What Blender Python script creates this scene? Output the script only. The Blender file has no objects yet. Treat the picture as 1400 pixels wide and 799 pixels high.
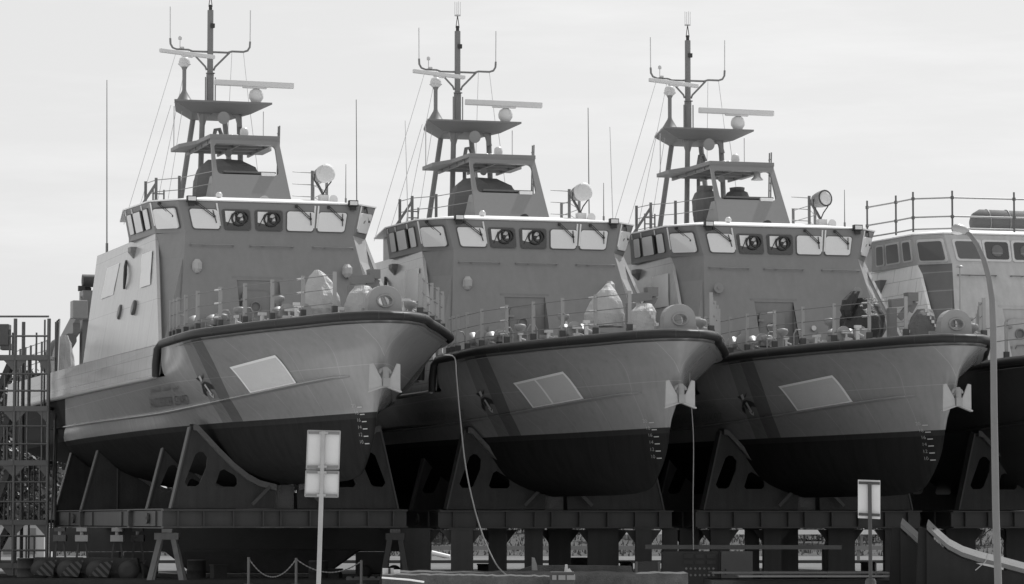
import bpy, bmesh, math, random
from mathutils import Vector, Matrix
from mathutils.bvhtree import BVHTree
from mathutils.geometry import tessellate_polygon
from mathutils import noise as mnoise
R = math.radians
scene = bpy.context.scene
COL = scene.collection
random.seed(7)

# ------------------------------------------------------------------ materials (the photograph is monochrome: all greys)
def mat(name, base, rough=0.5, metal=0.0, var=0.12, scale=1.5, streak=0.0, bump=0.0, spec=0.5, fine=0.05, wave=0.0):
    m = bpy.data.materials.new(name); m.use_nodes = True
    nt = m.node_tree; N = nt.nodes; L = nt.links
    b = N['Principled BSDF']
    b.inputs['Roughness'].default_value = rough; b.inputs['Metallic'].default_value = metal
    b.inputs['Specular IOR Level'].default_value = spec
    tc = N.new('ShaderNodeTexCoord')
    n1 = N.new('ShaderNodeTexNoise'); n1.inputs['Scale'].default_value = scale; n1.inputs['Detail'].default_value = 6; n1.inputs['Roughness'].default_value = 0.65
    L.new(tc.outputs['Object'], n1.inputs['Vector'])
    n2 = N.new('ShaderNodeTexNoise'); n2.inputs['Scale'].default_value = scale * 14; n2.inputs['Detail'].default_value = 4
    L.new(tc.outputs['Object'], n2.inputs['Vector'])
    def math_(op, a, b_):
        k = N.new('ShaderNodeMath'); k.operation = op
        for i, q in enumerate((a, b_)):
            if isinstance(q, (int, float)): k.inputs[i].default_value = q
            else: L.new(q, k.inputs[i])
        return k.outputs[0]
    f = math_('MULTIPLY_ADD', n1.outputs['Fac'], 2 * var); 
    f.node.inputs[2].default_value = 1 - var
    g = math_('MULTIPLY_ADD', n2.outputs['Fac'], 2 * fine); g.node.inputs[2].default_value = 1 - fine
    f = math_('MULTIPLY', f, g)
    if streak:
        mp = N.new('ShaderNodeMapping'); mp.inputs['Scale'].default_value = (5, 5, 0.35)
        L.new(tc.outputs['Object'], mp.inputs['Vector'])
        n3 = N.new('ShaderNodeTexNoise'); n3.inputs['Scale'].default_value = 1.2; n3.inputs['Detail'].default_value = 5
        L.new(mp.outputs['Vector'], n3.inputs['Vector'])
        s = math_('MULTIPLY_ADD', n3.outputs['Fac'], 2 * streak); s.node.inputs[2].default_value = 1 - streak
        f = math_('MULTIPLY', f, s)
    v = math_('MULTIPLY', f, base)
    m['val'] = 1
    cmb = N.new('ShaderNodeCombineColor')
    for i in range(3): L.new(v, cmb.inputs[i])
    L.new(cmb.outputs[0], b.inputs['Base Color'])
    if bump:
        bp = N.new('ShaderNodeBump'); bp.inputs['Strength'].default_value = bump; bp.inputs['Distance'].default_value = 0.03
        L.new(n2.outputs['Fac'], bp.inputs['Height']); L.new(bp.outputs[0], b.inputs['Normal'])
    if wave:      # slightly buckled plating: gloss breaks up in upright streaks
        mq = N.new('ShaderNodeMapping'); mq.inputs['Scale'].default_value = (1.3, 1.3, 0.5); L.new(tc.outputs['Object'], mq.inputs['Vector'])
        n4 = N.new('ShaderNodeTexNoise'); n4.inputs['Scale'].default_value = 1.6; n4.inputs['Detail'].default_value = 3; L.new(mq.outputs['Vector'], n4.inputs['Vector'])
        bq = N.new('ShaderNodeBump'); bq.inputs['Strength'].default_value = wave; bq.inputs['Distance'].default_value = 0.05
        L.new(n4.outputs['Fac'], bq.inputs['Height']); L.new(bq.outputs[0], b.inputs['Normal'])
    m['out'] = v.node.name
    return m
def nodes_of(m): return m.node_tree.nodes, m.node_tree.links, m.node_tree.nodes[m['out']].outputs[0], m.node_tree.nodes['Combine Color']
def scale_value(m, fac_socket_builder):
    """multiply the base value of a material by a factor built from object coordinates"""
    N, L, v, cmb = nodes_of(m)
    tc = N.new('ShaderNodeTexCoord'); sx = N.new('ShaderNodeSeparateXYZ'); L.new(tc.outputs['Object'], sx.inputs[0])
    def mt(op, *a):
        k = N.new('ShaderNodeMath'); k.operation = op
        for i, q in enumerate(a):
            if isinstance(q, (int, float)): k.inputs[i].default_value = q
            else: L.new(q, k.inputs[i])
        return k.outputs[0]
    out = fac_socket_builder(N, L, tc, sx, mt, v)
    for i in range(3): L.new(out, cmb.inputs[i])

PAINT = 0.20
M = {}
M['hull'] = mat('hull_paint', 0.27, 0.2, var=0.10, scale=0.6, streak=0.10, wave=0.2)
M['house'] = mat('superstructure_paint', 0.215, 0.38, var=0.10, scale=0.7, streak=0.10, wave=0.06)
M['wallplate'] = mat('side_plating_lit_paint', 0.42, 0.22, var=0.10, scale=0.7, streak=0.14, wave=0.08, spec=0.6)  # lighter than the front paint: reflected light worked into the colour
M['belt'] = mat('bridge_paint', 0.215, 0.45, var=0.05, scale=0.9)
M['mast'] = mat('mast_paint', 0.185, 0.45, var=0.08, scale=1.0)
M['white'] = mat('white_paint', 0.85, 0.4, var=0.04)
M['radar'] = mat('radar_white', 0.62, 0.35, var=0.04)
M['paper'] = mat('window_cover_paper', 0.78, 0.7, var=0.05, scale=2)
M['gasket'] = mat('window_gasket', 0.10, 0.6)
M['glass'] = mat('dark_window_glass', 0.03, 0.06, spec=1.0)
M['black'] = mat('black_rubber', 0.03, 0.55, var=0.2)
M['fender'] = mat('fender_rubber', 0.022, 0.5, var=0.3, scale=2, streak=0.2, spec=0.3)
M['rail'] = mat('galvanised_rail', 0.30, 0.4, metal=0.2, var=0.1)
M['wire'] = mat('steel_wire', 0.18, 0.45, metal=0.4)
M['gear'] = mat('deck_gear_paint', 0.26, 0.45, var=0.12, scale=4)
M['brass'] = mat('bare_fitting', 0.55, 0.35, metal=0.6, var=0.2, scale=6)
M['tarp'] = mat('pale_tarpaulin', 0.42, 0.55, var=0.12, scale=3, bump=0.5)
M['canvas'] = mat('grey_canvas', 0.13, 0.8, var=0.14, scale=3, bump=0.5)
M['darktarp'] = mat('dark_tarpaulin', 0.022, 0.45, var=0.2, scale=3, bump=0.6)
M['patch'] = mat('masking_sheet', 0.60, 0.6, var=0.08, scale=1.2, bump=0.5)
M['patch_edge'] = mat('masking_tape', 0.85, 0.55, var=0.04)
M['film'] = mat('masking_film', 0.55, 0.5, var=0.10, scale=1.2, bump=0.5)
M['antenna'] = mat('antenna_white', 0.55, 0.5)
M['letters'] = mat('black_lettering', 0.03, 0.5)
M['pale_mark'] = mat('white_lettering', 0.50, 0.5)
M['faint_letters'] = mat('dark_lettering', 0.10, 0.5)
M['primer'] = mat('pale_primer', 0.86, 0.6, var=0.12, scale=1.2, streak=0.12)
M['primer_dark'] = mat('dark_filler_paint', 0.15, 0.6, var=0.16, scale=1.2, streak=0.1)
M['primer_mid'] = mat('mid_primer', 0.46, 0.6, var=0.2, scale=1.5, streak=0.2)
M['tape'] = mat('pale_tape', 0.62, 0.6, var=0.15, scale=6)
M['film_dark'] = mat('dark_window_film', 0.12, 0.4, var=0.1)
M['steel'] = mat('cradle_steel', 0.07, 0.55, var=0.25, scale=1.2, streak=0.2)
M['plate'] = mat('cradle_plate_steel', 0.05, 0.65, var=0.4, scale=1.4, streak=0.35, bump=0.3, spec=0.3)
M['anchor'] = mat('anchor_paint', 0.36, 0.5, var=0.15, scale=5)
M['facet'] = mat('sunlit_corner_paint', 0.40, 0.4, var=0.06)  # wall paint lightened: sunlight on the port corner put into the colour
M['spare'] = mat('spare_cradle_steel', 0.02, 0.7, var=0.4, scale=2, streak=0.3, spec=0.2)
M['timber'] = mat('cradle_timber', 0.14, 0.8, var=0.3, scale=3, bump=0.6)
M['oldtimber'] = mat('weathered_timber', 0.30, 0.85, var=0.3, scale=4, streak=0.3, bump=0.7)
M['darksteel'] = mat('dark_steel', 0.05, 0.6, var=0.3, scale=2)
M['rust'] = mat('rusty_steel', 0.06, 0.85, var=0.45, scale=2.2, bump=0.5)
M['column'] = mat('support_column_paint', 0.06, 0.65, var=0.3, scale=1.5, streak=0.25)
M['blockwood'] = mat('block_wood', 0.45, 0.8, var=0.3, scale=6)
M['scaf'] = mat('scaffold_steel', 0.13, 0.5, metal=0.3, var=0.25, scale=4)
M['scafdeck'] = mat('scaffold_board', 0.10, 0.7, var=0.3, scale=4)
M['galv'] = mat('galvanised_post', 0.36, 0.45, metal=0.35, var=0.18, scale=5)
M['lampsteel'] = mat('lamp_post_steel', 0.17, 0.5, metal=0.2, var=0.15, scale=3, streak=0.15)
M['signback'] = mat('sign_back_aluminium', 0.62, 0.45, metal=0.1, var=0.10, scale=4)
M['signrail'] = mat('sign_rail', 0.20, 0.5, metal=0.3, var=0.15, scale=8)
M['concrete'] = mat('weathered_concrete', 0.09, 0.9, var=0.85, scale=2.6, bump=0.8, fine=0.3)
M['cabinet'] = mat('cabinet_paint', 0.12, 0.5, var=0.06)
M['rope'] = mat('mooring_rope', 0.20, 0.8, var=0.15, scale=8)
M['bark'] = mat('bark', 0.08, 0.9, var=0.3)
M['leaf'] = mat('leaf', 0.085, 0.55, var=0.5, scale=2.5)
M['leaf_pale'] = mat('pale_leaf', 0.13, 0.55, var=0.5, scale=2.5)
M['grass'] = mat('grass', 0.09, 0.8, var=0.5, scale=3)
M['bank'] = mat('grass_bank', 0.07, 0.9, var=0.7, scale=0.9, bump=1.0, fine=0.5, spec=0.1)
M['apron'] = mat('pale_concrete_apron', 0.56, 0.9, var=0.2, scale=0.3, fine=0.15)
M['ground'] = mat('boat_shade_ground', 0.02, 0.95, var=0.3, scale=0.6, bump=0.4, spec=0.05)  # near black: shade below the boats is part of this colour
M['yard'] = mat('pale_concrete_yard', 0.15, 0.9, var=0.5, scale=0.25, fine=0.35, spec=0.1)
M['wallpale'] = mat('pale_wall', 0.55, 0.7, var=0.15, scale=1)
M['mid'] = mat('mid_grey_paint', 0.22, 0.6, var=0.2, scale=2)
# hazard stripes (diagonal) for bogie guards
M['hazard'] = mat('hazard_stripes', 0.09, 0.6, var=0.25, scale=4)
scale_value(M['hazard'], lambda N, L, tc, sx, mt, v: mt('MULTIPLY', v, mt('ADD', 0.25, mt('GREATER_THAN', mt('FRACT', mt('MULTIPLY', mt('ADD', sx.outputs[0], sx.outputs[2]), 5.0)), 0.5))))
# plated seams on the side walls: a thin dark grid
def seams(m, su, sh, dark=0.66, off=0.37, wid=0.022):
    def bld(N, L, tc, sx, mt, v):
        a = mt('FRACT', mt('ADD', mt('MULTIPLY', sx.outputs[2], sh), off))
        line = mt('LESS_THAN', a, wid * sh)
        row = mt('FLOOR', mt('ADD', mt('MULTIPLY', sx.outputs[2], sh), off))
        c = mt('FRACT', mt('ADD', mt('MULTIPLY', sx.outputs[0], su), mt('MULTIPLY', row, 0.37)))
        line2 = mt('LESS_THAN', c, wid * 1.6 * su)
        l = mt('MAXIMUM', line, line2)
        return mt('MULTIPLY', v, mt('SUBTRACT', 1.0, mt('MULTIPLY', l, 1 - dark)))
    scale_value(m, bld)
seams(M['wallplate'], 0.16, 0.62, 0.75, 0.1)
M['tiles'] = mat('bulwark_plating_paint', 0.28, 0.22, var=0.14, scale=0.8, streak=0.14, wave=0.10)
seams(M['tiles'], 0.9, 3.1, 0.68, 0.1, 0.022)
seams(M['primer'], 0.8, 2.6, 0.66, 0.2, 0.02)
seams(M['primer_dark'], 0.01, 1.9, 1.7, 0.2, 0.03)
# hull: antifouling below the paint line, diagonal bands, dark exhaust area aft
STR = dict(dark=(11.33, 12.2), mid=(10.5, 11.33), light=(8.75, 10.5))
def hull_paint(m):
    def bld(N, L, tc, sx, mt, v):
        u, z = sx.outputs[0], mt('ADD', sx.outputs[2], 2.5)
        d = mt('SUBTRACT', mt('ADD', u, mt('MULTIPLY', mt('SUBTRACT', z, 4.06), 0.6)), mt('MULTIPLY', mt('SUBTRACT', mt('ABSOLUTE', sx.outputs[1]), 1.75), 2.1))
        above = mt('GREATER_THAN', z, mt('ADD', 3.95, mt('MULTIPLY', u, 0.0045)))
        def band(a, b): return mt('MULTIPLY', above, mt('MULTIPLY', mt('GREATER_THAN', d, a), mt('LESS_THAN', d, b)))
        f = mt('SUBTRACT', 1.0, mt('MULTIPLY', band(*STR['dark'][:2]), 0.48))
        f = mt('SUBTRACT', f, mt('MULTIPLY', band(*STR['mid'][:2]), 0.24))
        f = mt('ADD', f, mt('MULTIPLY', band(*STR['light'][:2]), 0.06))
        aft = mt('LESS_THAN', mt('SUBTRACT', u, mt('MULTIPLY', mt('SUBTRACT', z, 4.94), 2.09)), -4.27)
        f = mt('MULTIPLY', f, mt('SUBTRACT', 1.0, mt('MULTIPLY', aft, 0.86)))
        mp = N.new('ShaderNodeMapping'); mp.inputs['Scale'].default_value = (2.6, 2.6, 0.22); L.new(tc.outputs['Object'], mp.inputs['Vector'])
        ns = N.new('ShaderNodeTexNoise'); ns.inputs['Scale'].default_value = 1.6; ns.inputs['Detail'].default_value = 6; L.new(mp.outputs['Vector'], ns.inputs['Vector'])
        wl = mt('ADD', 3.95, mt('MULTIPLY', u, 0.0045))
        below = mt('LESS_THAN', z, wl)
        f = mt('MULTIPLY', f, mt('SUBTRACT', 1.0, mt('MULTIPLY', below, mt('SUBTRACT', 0.955, mt('ADD', mt('MULTIPLY', ns.outputs['Fac'], 0.07), mt('MULTIPLY', mt('GREATER_THAN', z, mt('SUBTRACT', wl, 0.13)), 0.05))))))
        b = N['Principled BSDF']; dk = mt('MAXIMUM', below, aft)
        L.new(mt('ADD', 0.24, mt('MULTIPLY', dk, 0.5)), b.inputs['Roughness']); L.new(mt('SUBTRACT', 0.5, mt('MULTIPLY', dk, 0.44)), b.inputs['Specular IOR Level'])
        fr = mt('LESS_THAN', mt('FRACT', mt('MULTIPLY', u, 0.62)), 0.012); ho = mt('LESS_THAN', mt('ABSOLUTE', mt('SUBTRACT', z, mt('ADD', 4.86, mt('MULTIPLY', u, .012)))), .008)
        f = mt('MULTIPLY', f, mt('ADD', 1.0, mt('MULTIPLY', mt('MAXIMUM', fr, ho), 0.26)))
        st = N.new('ShaderNodeMapRange'); st.inputs[1].default_value = .56; st.inputs[2].default_value = .74; st.inputs[3].default_value = 1.0; st.inputs[4].default_value = .90; L.new(ns.outputs['Fac'], st.inputs[0])
        f = mt('MULTIPLY', f, st.outputs[0])
        return mt('MULTIPLY', v, f)
    scale_value(m, bld)
hull_paint(M['hull'])
M['hull_shade'] = mat('shaded_hull_paint', 0.05, 0.4, var=0.2, scale=0.8, streak=0.15)  # hull of the boat under repair, its shade put into the colour

# ------------------------------------------------------------------ mesh builder
Z = Vector((0, 0, 1))
class MB:
    def __init__(s): s.v = []; s.f = []; s.s = []
    def add(s, vs, fs, smooth=False):
        o = len(s.v); s.v += [Vector(p) for p in vs]
        for f in fs: s.f.append([o + i for i in f]); s.s.append(smooth)
        return s
    def hexa(s, p, smooth=False):      # p: 4 bottom (ccw) + 4 top
        return s.add(p, [(3, 2, 1, 0), (4, 5, 6, 7), (0, 1, 5, 4), (1, 2, 6, 5), (2, 3, 7, 6), (3, 0, 4, 7)], smooth)
    def box(s, c, d, rot=None):
        x, y, z = (q / 2 for q in d); P = [(-x, -y, -z), (x, -y, -z), (x, y, -z), (-x, y, -z), (-x, -y, z), (x, -y, z), (x, y, z), (-x, y, z)]
        if rot is not None: P = [rot @ Vector(q) for q in P]
        return s.hexa([Vector(c) + Vector(q) for q in P])
    def beam(s, p, q, w, h, up=Z):
        p, q = Vector(p), Vector(q); d = (q - p).normalized(); sd = d.cross(up)
        if sd.length < 1e-4: sd = d.cross(Vector((1, 0, 0)))
        sd.normalize(); u = sd.cross(d).normalized(); a, b = sd * w / 2, u * h / 2
        return s.hexa([p - a - b, p + a - b, q + a - b, q - a - b, p - a + b, p + a + b, q + a + b, q - a + b])
    def tube(s, pts, r, n=8, caps=True):
        pts = [Vector(p) for p in pts]; k = len(pts); rs = r if isinstance(r, (list, tuple)) else [r] * k
        rings = []; ref = None
        for i, p in enumerate(pts):
            t = (pts[min(i + 1, k - 1)] - pts[max(i - 1, 0)]).normalized()
            if ref is None: ref = t.orthogonal().normalized()
            else:
                ref = ref - t * ref.dot(t)
                ref = ref.normalized() if ref.length > 1e-5 else t.orthogonal().normalized()
            b = t.cross(ref)
            rings.append([p + (ref * math.cos(2 * math.pi * j / n) + b * math.sin(2 * math.pi * j / n)) * rs[i] for j in range(n)])
        vs = [q for rg in rings for q in rg]; fs = []
        for i in range(k - 1):
            for j in range(n): fs.append((i * n + j, i * n + (j + 1) % n, (i + 1) * n + (j + 1) % n, (i + 1) * n + j))
        s.add(vs, fs, True)
        if caps: s.add(rings[0], [tuple(range(n - 1, -1, -1))]); s.add(rings[-1], [tuple(range(n))])
        return s
    def prism(s, poly, d):
        poly = [Vector(p) for p in poly]; d = Vector(d); n = len(poly)
        return s.add(poly + [p + d for p in poly], [tuple(range(n - 1, -1, -1)), tuple(range(n, 2 * n))] + [(i, (i + 1) % n, n + (i + 1) % n, n + i) for i in range(n)])
    def plate(s, loops, fn, d):        # 2D outer loop + holes, mapped by fn to 3D, extruded by d
        d = Vector(d); flat = [Vector((p[0], p[1], 0)) for l in loops for p in l]
        tris = tessellate_polygon([[Vector((p[0], p[1], 0)) for p in l] for l in loops])
        A = [Vector(fn(p.x, p.y)) for p in flat]; n = len(A)
        fs = [tuple(t) for t in tris] + [tuple(n + i for i in reversed(t)) for t in tris]
        o = 0
        for l in loops:
            k = len(l)
            for i in range(k): fs.append((o + i, o + (i + 1) % k, n + o + (i + 1) % k, n + o + i))
            o += k
        return s.add(A + [p + d for p in A], fs)
    def lathe(s, prof, c, axis=Z, n=16, caps=True):
        axis = Vector(axis).normalized(); a = axis.orthogonal().normalized(); b = axis.cross(a); c = Vector(c); k = len(prof)
        vs = [c + axis * z + (a * math.cos(2 * math.pi * j / n) + b * math.sin(2 * math.pi * j / n)) * max(r, 1e-4) for r, z in prof for j in range(n)]
        fs = [(i * n + j, i * n + (j + 1) % n, (i + 1) * n + (j + 1) % n, (i + 1) * n + j) for i in range(k - 1) for j in range(n)]
        s.add(vs, fs, True)
        if caps: s.add(vs[:n], [tuple(range(n - 1, -1, -1))]); s.add(vs[-n:], [tuple(range(n))])
        return s
    def ell(s, c, r, n=12):
        prof = []; c = Vector(c); vs = []; m = n // 2
        for i in range(m + 1):
            t = math.pi * i / m
            for j in range(n):
                p = 2 * math.pi * j / n
                vs.append(c + Vector((r[0] * max(math.sin(t), 1e-3) * math.cos(p), r[1] * max(math.sin(t), 1e-3) * math.sin(p), -r[2] * math.cos(t))))
        return s.add(vs, [(i * n + j, i * n + (j + 1) % n, (i + 1) * n + (j + 1) % n, (i + 1) * n + j) for i in range(m) for j in range(n)], True)
    def grid(s, rows, smooth=True):
        n = len(rows[0]); vs = [p for r in rows for p in r]
        return s.add(vs, [(i * n + j, i * n + j + 1, (i + 1) * n + j + 1, (i + 1) * n + j) for i in range(len(rows) - 1) for j in range(n - 1)], smooth)
    def build(s, name, m, parent=None, fix=True, bevel=0.0, off=None):
        me = bpy.data.meshes.new(name)
        o_ = Vector(off) if off is not None else Vector((0, 0, 0))
        me.from_pydata([tuple(v - o_) for v in s.v], [], s.f)
        me.polygons.foreach_set('use_smooth', s.s)
        if fix:
            bm = bmesh.new(); bm.from_mesh(me); bmesh.ops.recalc_face_normals(bm, faces=bm.faces); bm.to_mesh(me); bm.free()
        me.materials.append(M[m]); me.update()
        o = bpy.data.objects.new(name, me); COL.objects.link(o)
        if off is not None: o.location = o_
        if parent is not None: o.parent = parent
        if bevel:
            b = o.modifiers.new('edge', 'BEVEL'); b.width = bevel; b.segments = 2; b.limit_method = 'ANGLE'; b.angle_limit = R(40)
        return o

def empty(name, loc=(0, 0, 0), rz=0.0):
    o = bpy.data.objects.new(name, None); COL.objects.link(o); o.location = loc; o.rotation_euler = (0, 0, rz); o.empty_display_size = 0.3; return o
def tag(o, label, cat, group=None, kind=None):
    o['label'] = label; o['category'] = cat
    if group: o['group'] = group
    if kind: o['kind'] = kind
    return o
def structure(o): o['kind'] = 'structure'; return o
KIDS = {}
def copy_tree(o, parent=None):
    c = o.copy(); COL.objects.link(c)
    if parent is not None: c.parent = parent
    for ch in [q for q in bpy.data.objects if q.parent == o and q.name in COL.objects]:
        copy_tree(ch, c)
    return c

# boat coordinates: u forward, v to starboard, h height above the yard (keel at 2.5)
def P(u, v, h): return Vector((u, -v, h - 2.5))
def lerp(a, b, t): return a + (b - a) * t
def interp(tab, x):
    """piecewise Catmull-Rom through (x, y...) rows"""
    n = len(tab)
    if x <= tab[0][0]: return list(tab[0][1:])
    if x >= tab[-1][0]: return list(tab[-1][1:])
    for i in range(n - 1):
        if tab[i][0] <= x <= tab[i + 1][0]: break
    x0, x1 = tab[i][0], tab[i + 1][0]; t = (x - x0) / (x1 - x0); out = []
    for k in range(1, len(tab[0])):
        y0, y1 = tab[i][k], tab[i + 1][k]
        m0 = (y1 - tab[i - 1][k]) / (x1 - tab[i - 1][0]) if i > 0 else (y1 - y0) / (x1 - x0)
        m1 = (tab[i + 2][k] - y0) / (tab[i + 2][0] - x0) if i + 2 < n else (y1 - y0) / (x1 - x0)
        d = x1 - x0
        out.append((2 * t**3 - 3 * t**2 + 1) * y0 + (t**3 - 2 * t**2 + t) * d * m0 + (-2 * t**3 + 3 * t**2) * y1 + (t**3 - t**2) * d * m1)
    return out
def spline(pts, x):  # pts list of Vector along parameter 0..n-1
    tab = [(i, *p) for i, p in enumerate(pts)]
    return Vector(interp(tab, x))

# ------------------------------------------------------------------ hull
AFT = -16.0; STEP = 10.3
L9 = [(10.3, 3.30, 5.93), (12.5, 3.26, 5.965), (13.76, 3.11, 6.0), (14.9, 2.70, 6.03), (16.3, 2.12, 6.07), (17.5, 1.61, 6.09), (18.9, 1.08, 6.11), (19.65, 0.55, 6.12), (19.87, 0.28, 6.12), (19.95, 0.0, 6.12)]
L8 = [(AFT, 3.28, 5.13), (-8, 3.36, 5.13), (8.0, 3.36, 5.13), (10.3, 3.20, 5.14), (12.0, 2.80, 5.17), (13.6, 2.28, 5.24), (15.66, 1.62, 5.42), (17.3, 1.02, 5.50), (18.6, 0.50, 5.52), (19.25, 0.2, 5.5), (19.5, 0.0, 5.47)]
L6 = [(AFT, 3.05, 4.35), (-5, 3.08, 4.33), (0.25, 2.98, 4.33), (6.7, 2.62, 4.35), (10.3, 2.36, 4.43), (12.06, 2.12, 4.50), (13.57, 1.73, 4.60), (15.79, 1.13, 4.75), (17.4, 0.70, 4.84), (18.3, 0.42, 4.87), (18.9, 0.18, 4.88), (19.12, 0.0, 4.88)]
L4 = [(AFT, 2.88, 4.0), (-5.3, 3.0, 3.96), (0, 2.86, 3.94), (4.66, 2.60, 3.93), (7.5, 2.32, 3.95), (10.65, 1.82, 3.98), (13.93, 1.05, 4.03), (16.5, 0.52, 4.04), (18.0, 0.20, 4.05), (18.72, 0.0, 4.05)]
def below(frac, h0, ustem, hstem, haft, h_rise=-4.0):
    out = []
    us = L4[-1][0]
    for (u, v, h) in L4:
        s = (u - STEP) / (us - STEP)
        uu = u if s <= 0 else STEP + s * (ustem - STEP)
        hh = h0
        if u < h_rise: hh = lerp(h0, haft, (h_rise - u) / (h_rise - AFT))
        if s > 0.8: hh = lerp(h0, hstem, (s - 0.8) / 0.2)
        out.append((uu, max(v * frac, 0.0), hh))
    return out
L3 = below(0.86, 3.5, 18.46, 3.47, 3.75); L2 = below(0.65, 2.97, 17.9, 2.95, 3.55)
L1 = below(0.34, 2.66, 17.3, 2.64, 3.40); L0 = below(0.02, 2.50, 16.2, 2.53, 3.30)
def level(tab, col):       # col: ('a', u) aft or ('f', s) forward fraction
    st = tab[-1][0]
    u = col[1] if col[0] == 'a' else STEP + col[1] * (st - STEP)
    v, h = interp(tab, u); return Vector((u, v, h))
COLS = [('a', AFT + (STEP - AFT) * i / 26) for i in range(26)] + [('f', i / 36) for i in range(37)]
def section(col):
    lo = [level(t, col) for t in (L0, L1, L2, L3, L4, L6)]
    pts = [spline(lo, x * 5 / 18) for x in range(19)]
    if col[0] == 'f':
        up = [level(t, col) for t in (L6, L8, L9)]
        pts += [spline(up, x * 2 / 14) for x in range(1, 15)]
    else:
        up = [level(t, col) for t in (L6, L8)]
        pts += [spline(up, x / 7) for x in range(1, 8)]
    return pts
def hull_mesh():
    mb = MB()
    for sg in (1, -1):
        secs = [section(c) for c in COLS]
        aft = [[P(p.x, sg * p.y, p.z) for p in s_] for s_ in secs[:26]] + [[P(p.x, sg * p.y, p.z) for p in secs[26][:26]]]
        fwd = [[P(p.x, sg * p.y, p.z) for p in s_] for s_ in secs[26:]]
        mb.grid(aft); mb.grid(fwd)
        # transom
        t = aft[0]; mb.add(t + [Vector((q.x, 0, q.z)) for q in t], [(i, i + 1, len(t) + i + 1, len(t) + i) for i in range(len(t) - 1)])
    return mb
def edge_pts(tab, u0, u1, n, dv=0.0, dh=0.0):
    return [(lambda q, u: P(u, q[0] + dv, q[1] + dh))(interp(tab, u), u) for u in [u0 + (u1 - u0) * i / n for i in range(n + 1)]]
def deck_edge(n=60, dv=0.0, dh=0.0, inset=0.0):
    """starboard step -> bow -> port step along the forecastle edge, arc-spaced"""
    pts = [Vector(p) for p in L9]; k = len(pts) - 1
    st = []
    for i in range(n + 1):
        x = k * i / n; q = spline(pts, x); st.append(q)
    full = st + [Vector((q.x, -q.y, q.z)) for q in reversed(st[:-1])]
    out = []
    for i, q in enumerate(full):
        a = full[max(i - 1, 0)]; b = full[min(i + 1, len(full) - 1)]
        t = Vector((b.x - a.x, b.y - a.y, 0)).normalized(); nrm = Vector((t.y, -t.x, 0))  # inward
        if nrm.x > 0 and abs(q.y) < 0.5: nrm = -nrm
        if q.y * nrm.y > 0 and abs(q.y) >= 0.5: nrm = -nrm
        out.append(P(q.x + nrm.x * inset, q.y + nrm.y * inset, q.z + dh))
    return out

HB = hull_mesh()
_bm = bmesh.new(); _me = bpy.data.meshes.new('tmp'); _me.from_pydata([tuple(v) for v in HB.v], [], HB.f); _bm.from_mesh(_me)
bmesh.ops.remove_doubles(_bm, verts=_bm.verts, dist=0.0005); bmesh.ops.recalc_face_normals(_bm, faces=_bm.faces)
BVH = BVHTree.FromBMesh(_bm)
def on_hull(u, h, off=0.012):
    """point on the starboard hull skin"""
    hit, nrm, _, _ = BVH.ray_cast(P(u, 8, h), Vector((0, 1, 0)))
    if hit is None: return P(u, 3, h)
    if nrm.y > 0: nrm = -nrm
    return hit + nrm * off

# ------------------------------------------------------------------ boat parts
def bil(q, s, t):      # quad: bottom-left, bottom-right, top-right, top-left
    return lerp(lerp(q[0], q[1], s), lerp(q[3], q[2], s), t)
def rounded(s0, s1, t0, t1, rs, rt, n=4):
    out = []
    for cx, cy, a0 in ((s1 - rs, t1 - rt, 0), (s0 + rs, t1 - rt, 90), (s0 + rs, t0 + rt, 180), (s1 - rs, t0 + rt, 270)):
        for i in range(n + 1):
            a = R(a0 + 90 * i / n); out.append((cx + rs * math.cos(a), cy + rt * math.sin(a)))
    return out
def pane(mb, q, s0, s1, t0, t1, o0, o1, grow=0.0):
    n = (q[1] - q[0]).cross(q[3] - q[0]).normalized(); w = (q[1] - q[0]).length; hh = (q[3] - q[0]).length
    gs, gt = grow / w, grow / hh
    lp = rounded(s0 - gs, s1 + gs, t0 - gt, t1 + gt, 0.07 / w, 0.07 / hh)
    mb.prism([bil(q, a, b) + n * o0 for a, b in lp], n * (o1 - o0)); return n

T = [(4.36, 3.2, 9.76), (6.95, 3.0, 9.76), (7.62, 2.38, 9.76)]
Bm = [(3.6, 2.9, 9.0), (6.72, 2.79, 8.97), (7.74, 2.2, 8.93)]
FACE_B = (9.15, 2.65, 5.85); CORNER_B = (9.45, 3.12, 5.95)

def text_mesh(s, size, mapfn, name, m, parent, shear=0.0):
    cu = bpy.data.curves.new('txt', 'FONT'); cu.body = s; cu.size = size; cu.shear = shear; cu.offset = -.022 * size; cu.align_x = 'LEFT'
    o = bpy.data.objects.new('txt', cu); COL.objects.link(o)
    dg = bpy.context.evaluated_depsgraph_get(); me = bpy.data.meshes.new_from_object(o.evaluated_get(dg))
    bpy.data.objects.remove(o); bm = bmesh.new(); bm.from_mesh(me)
    w = max((v.co.x for v in bm.verts), default=1)
    for v in bm.verts: v.co = mapfn(v.co.x, v.co.y, w)
    bm.to_mesh(me); bm.free(); me.name = name; me.materials.clear(); me.materials.append(M[m])
    ob = bpy.data.objects.new(name, me); COL.objects.link(ob); ob.parent = parent
    return ob
def decal(name, m, polys, parent, off=0.014, sub=6):
    """polygons given in hull (u,h), draped on the starboard skin"""
    mb = MB()
    for q in polys:
        if len(q) == 4:
            rows = []
            for i in range(sub + 1):
                rows.append([on_hull(*(lerp(lerp(Vector(q[0]), Vector(q[1]), j / sub), lerp(Vector(q[3]), Vector(q[2]), j / sub), i / sub)), off) for j in range(sub + 1)])
            mb.grid(rows)
        else:
            mb.add([on_hull(a, b, off) for a, b in q], [tuple(range(len(q)))])
    return mb.build(name, m, parent, fix=False)

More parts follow.
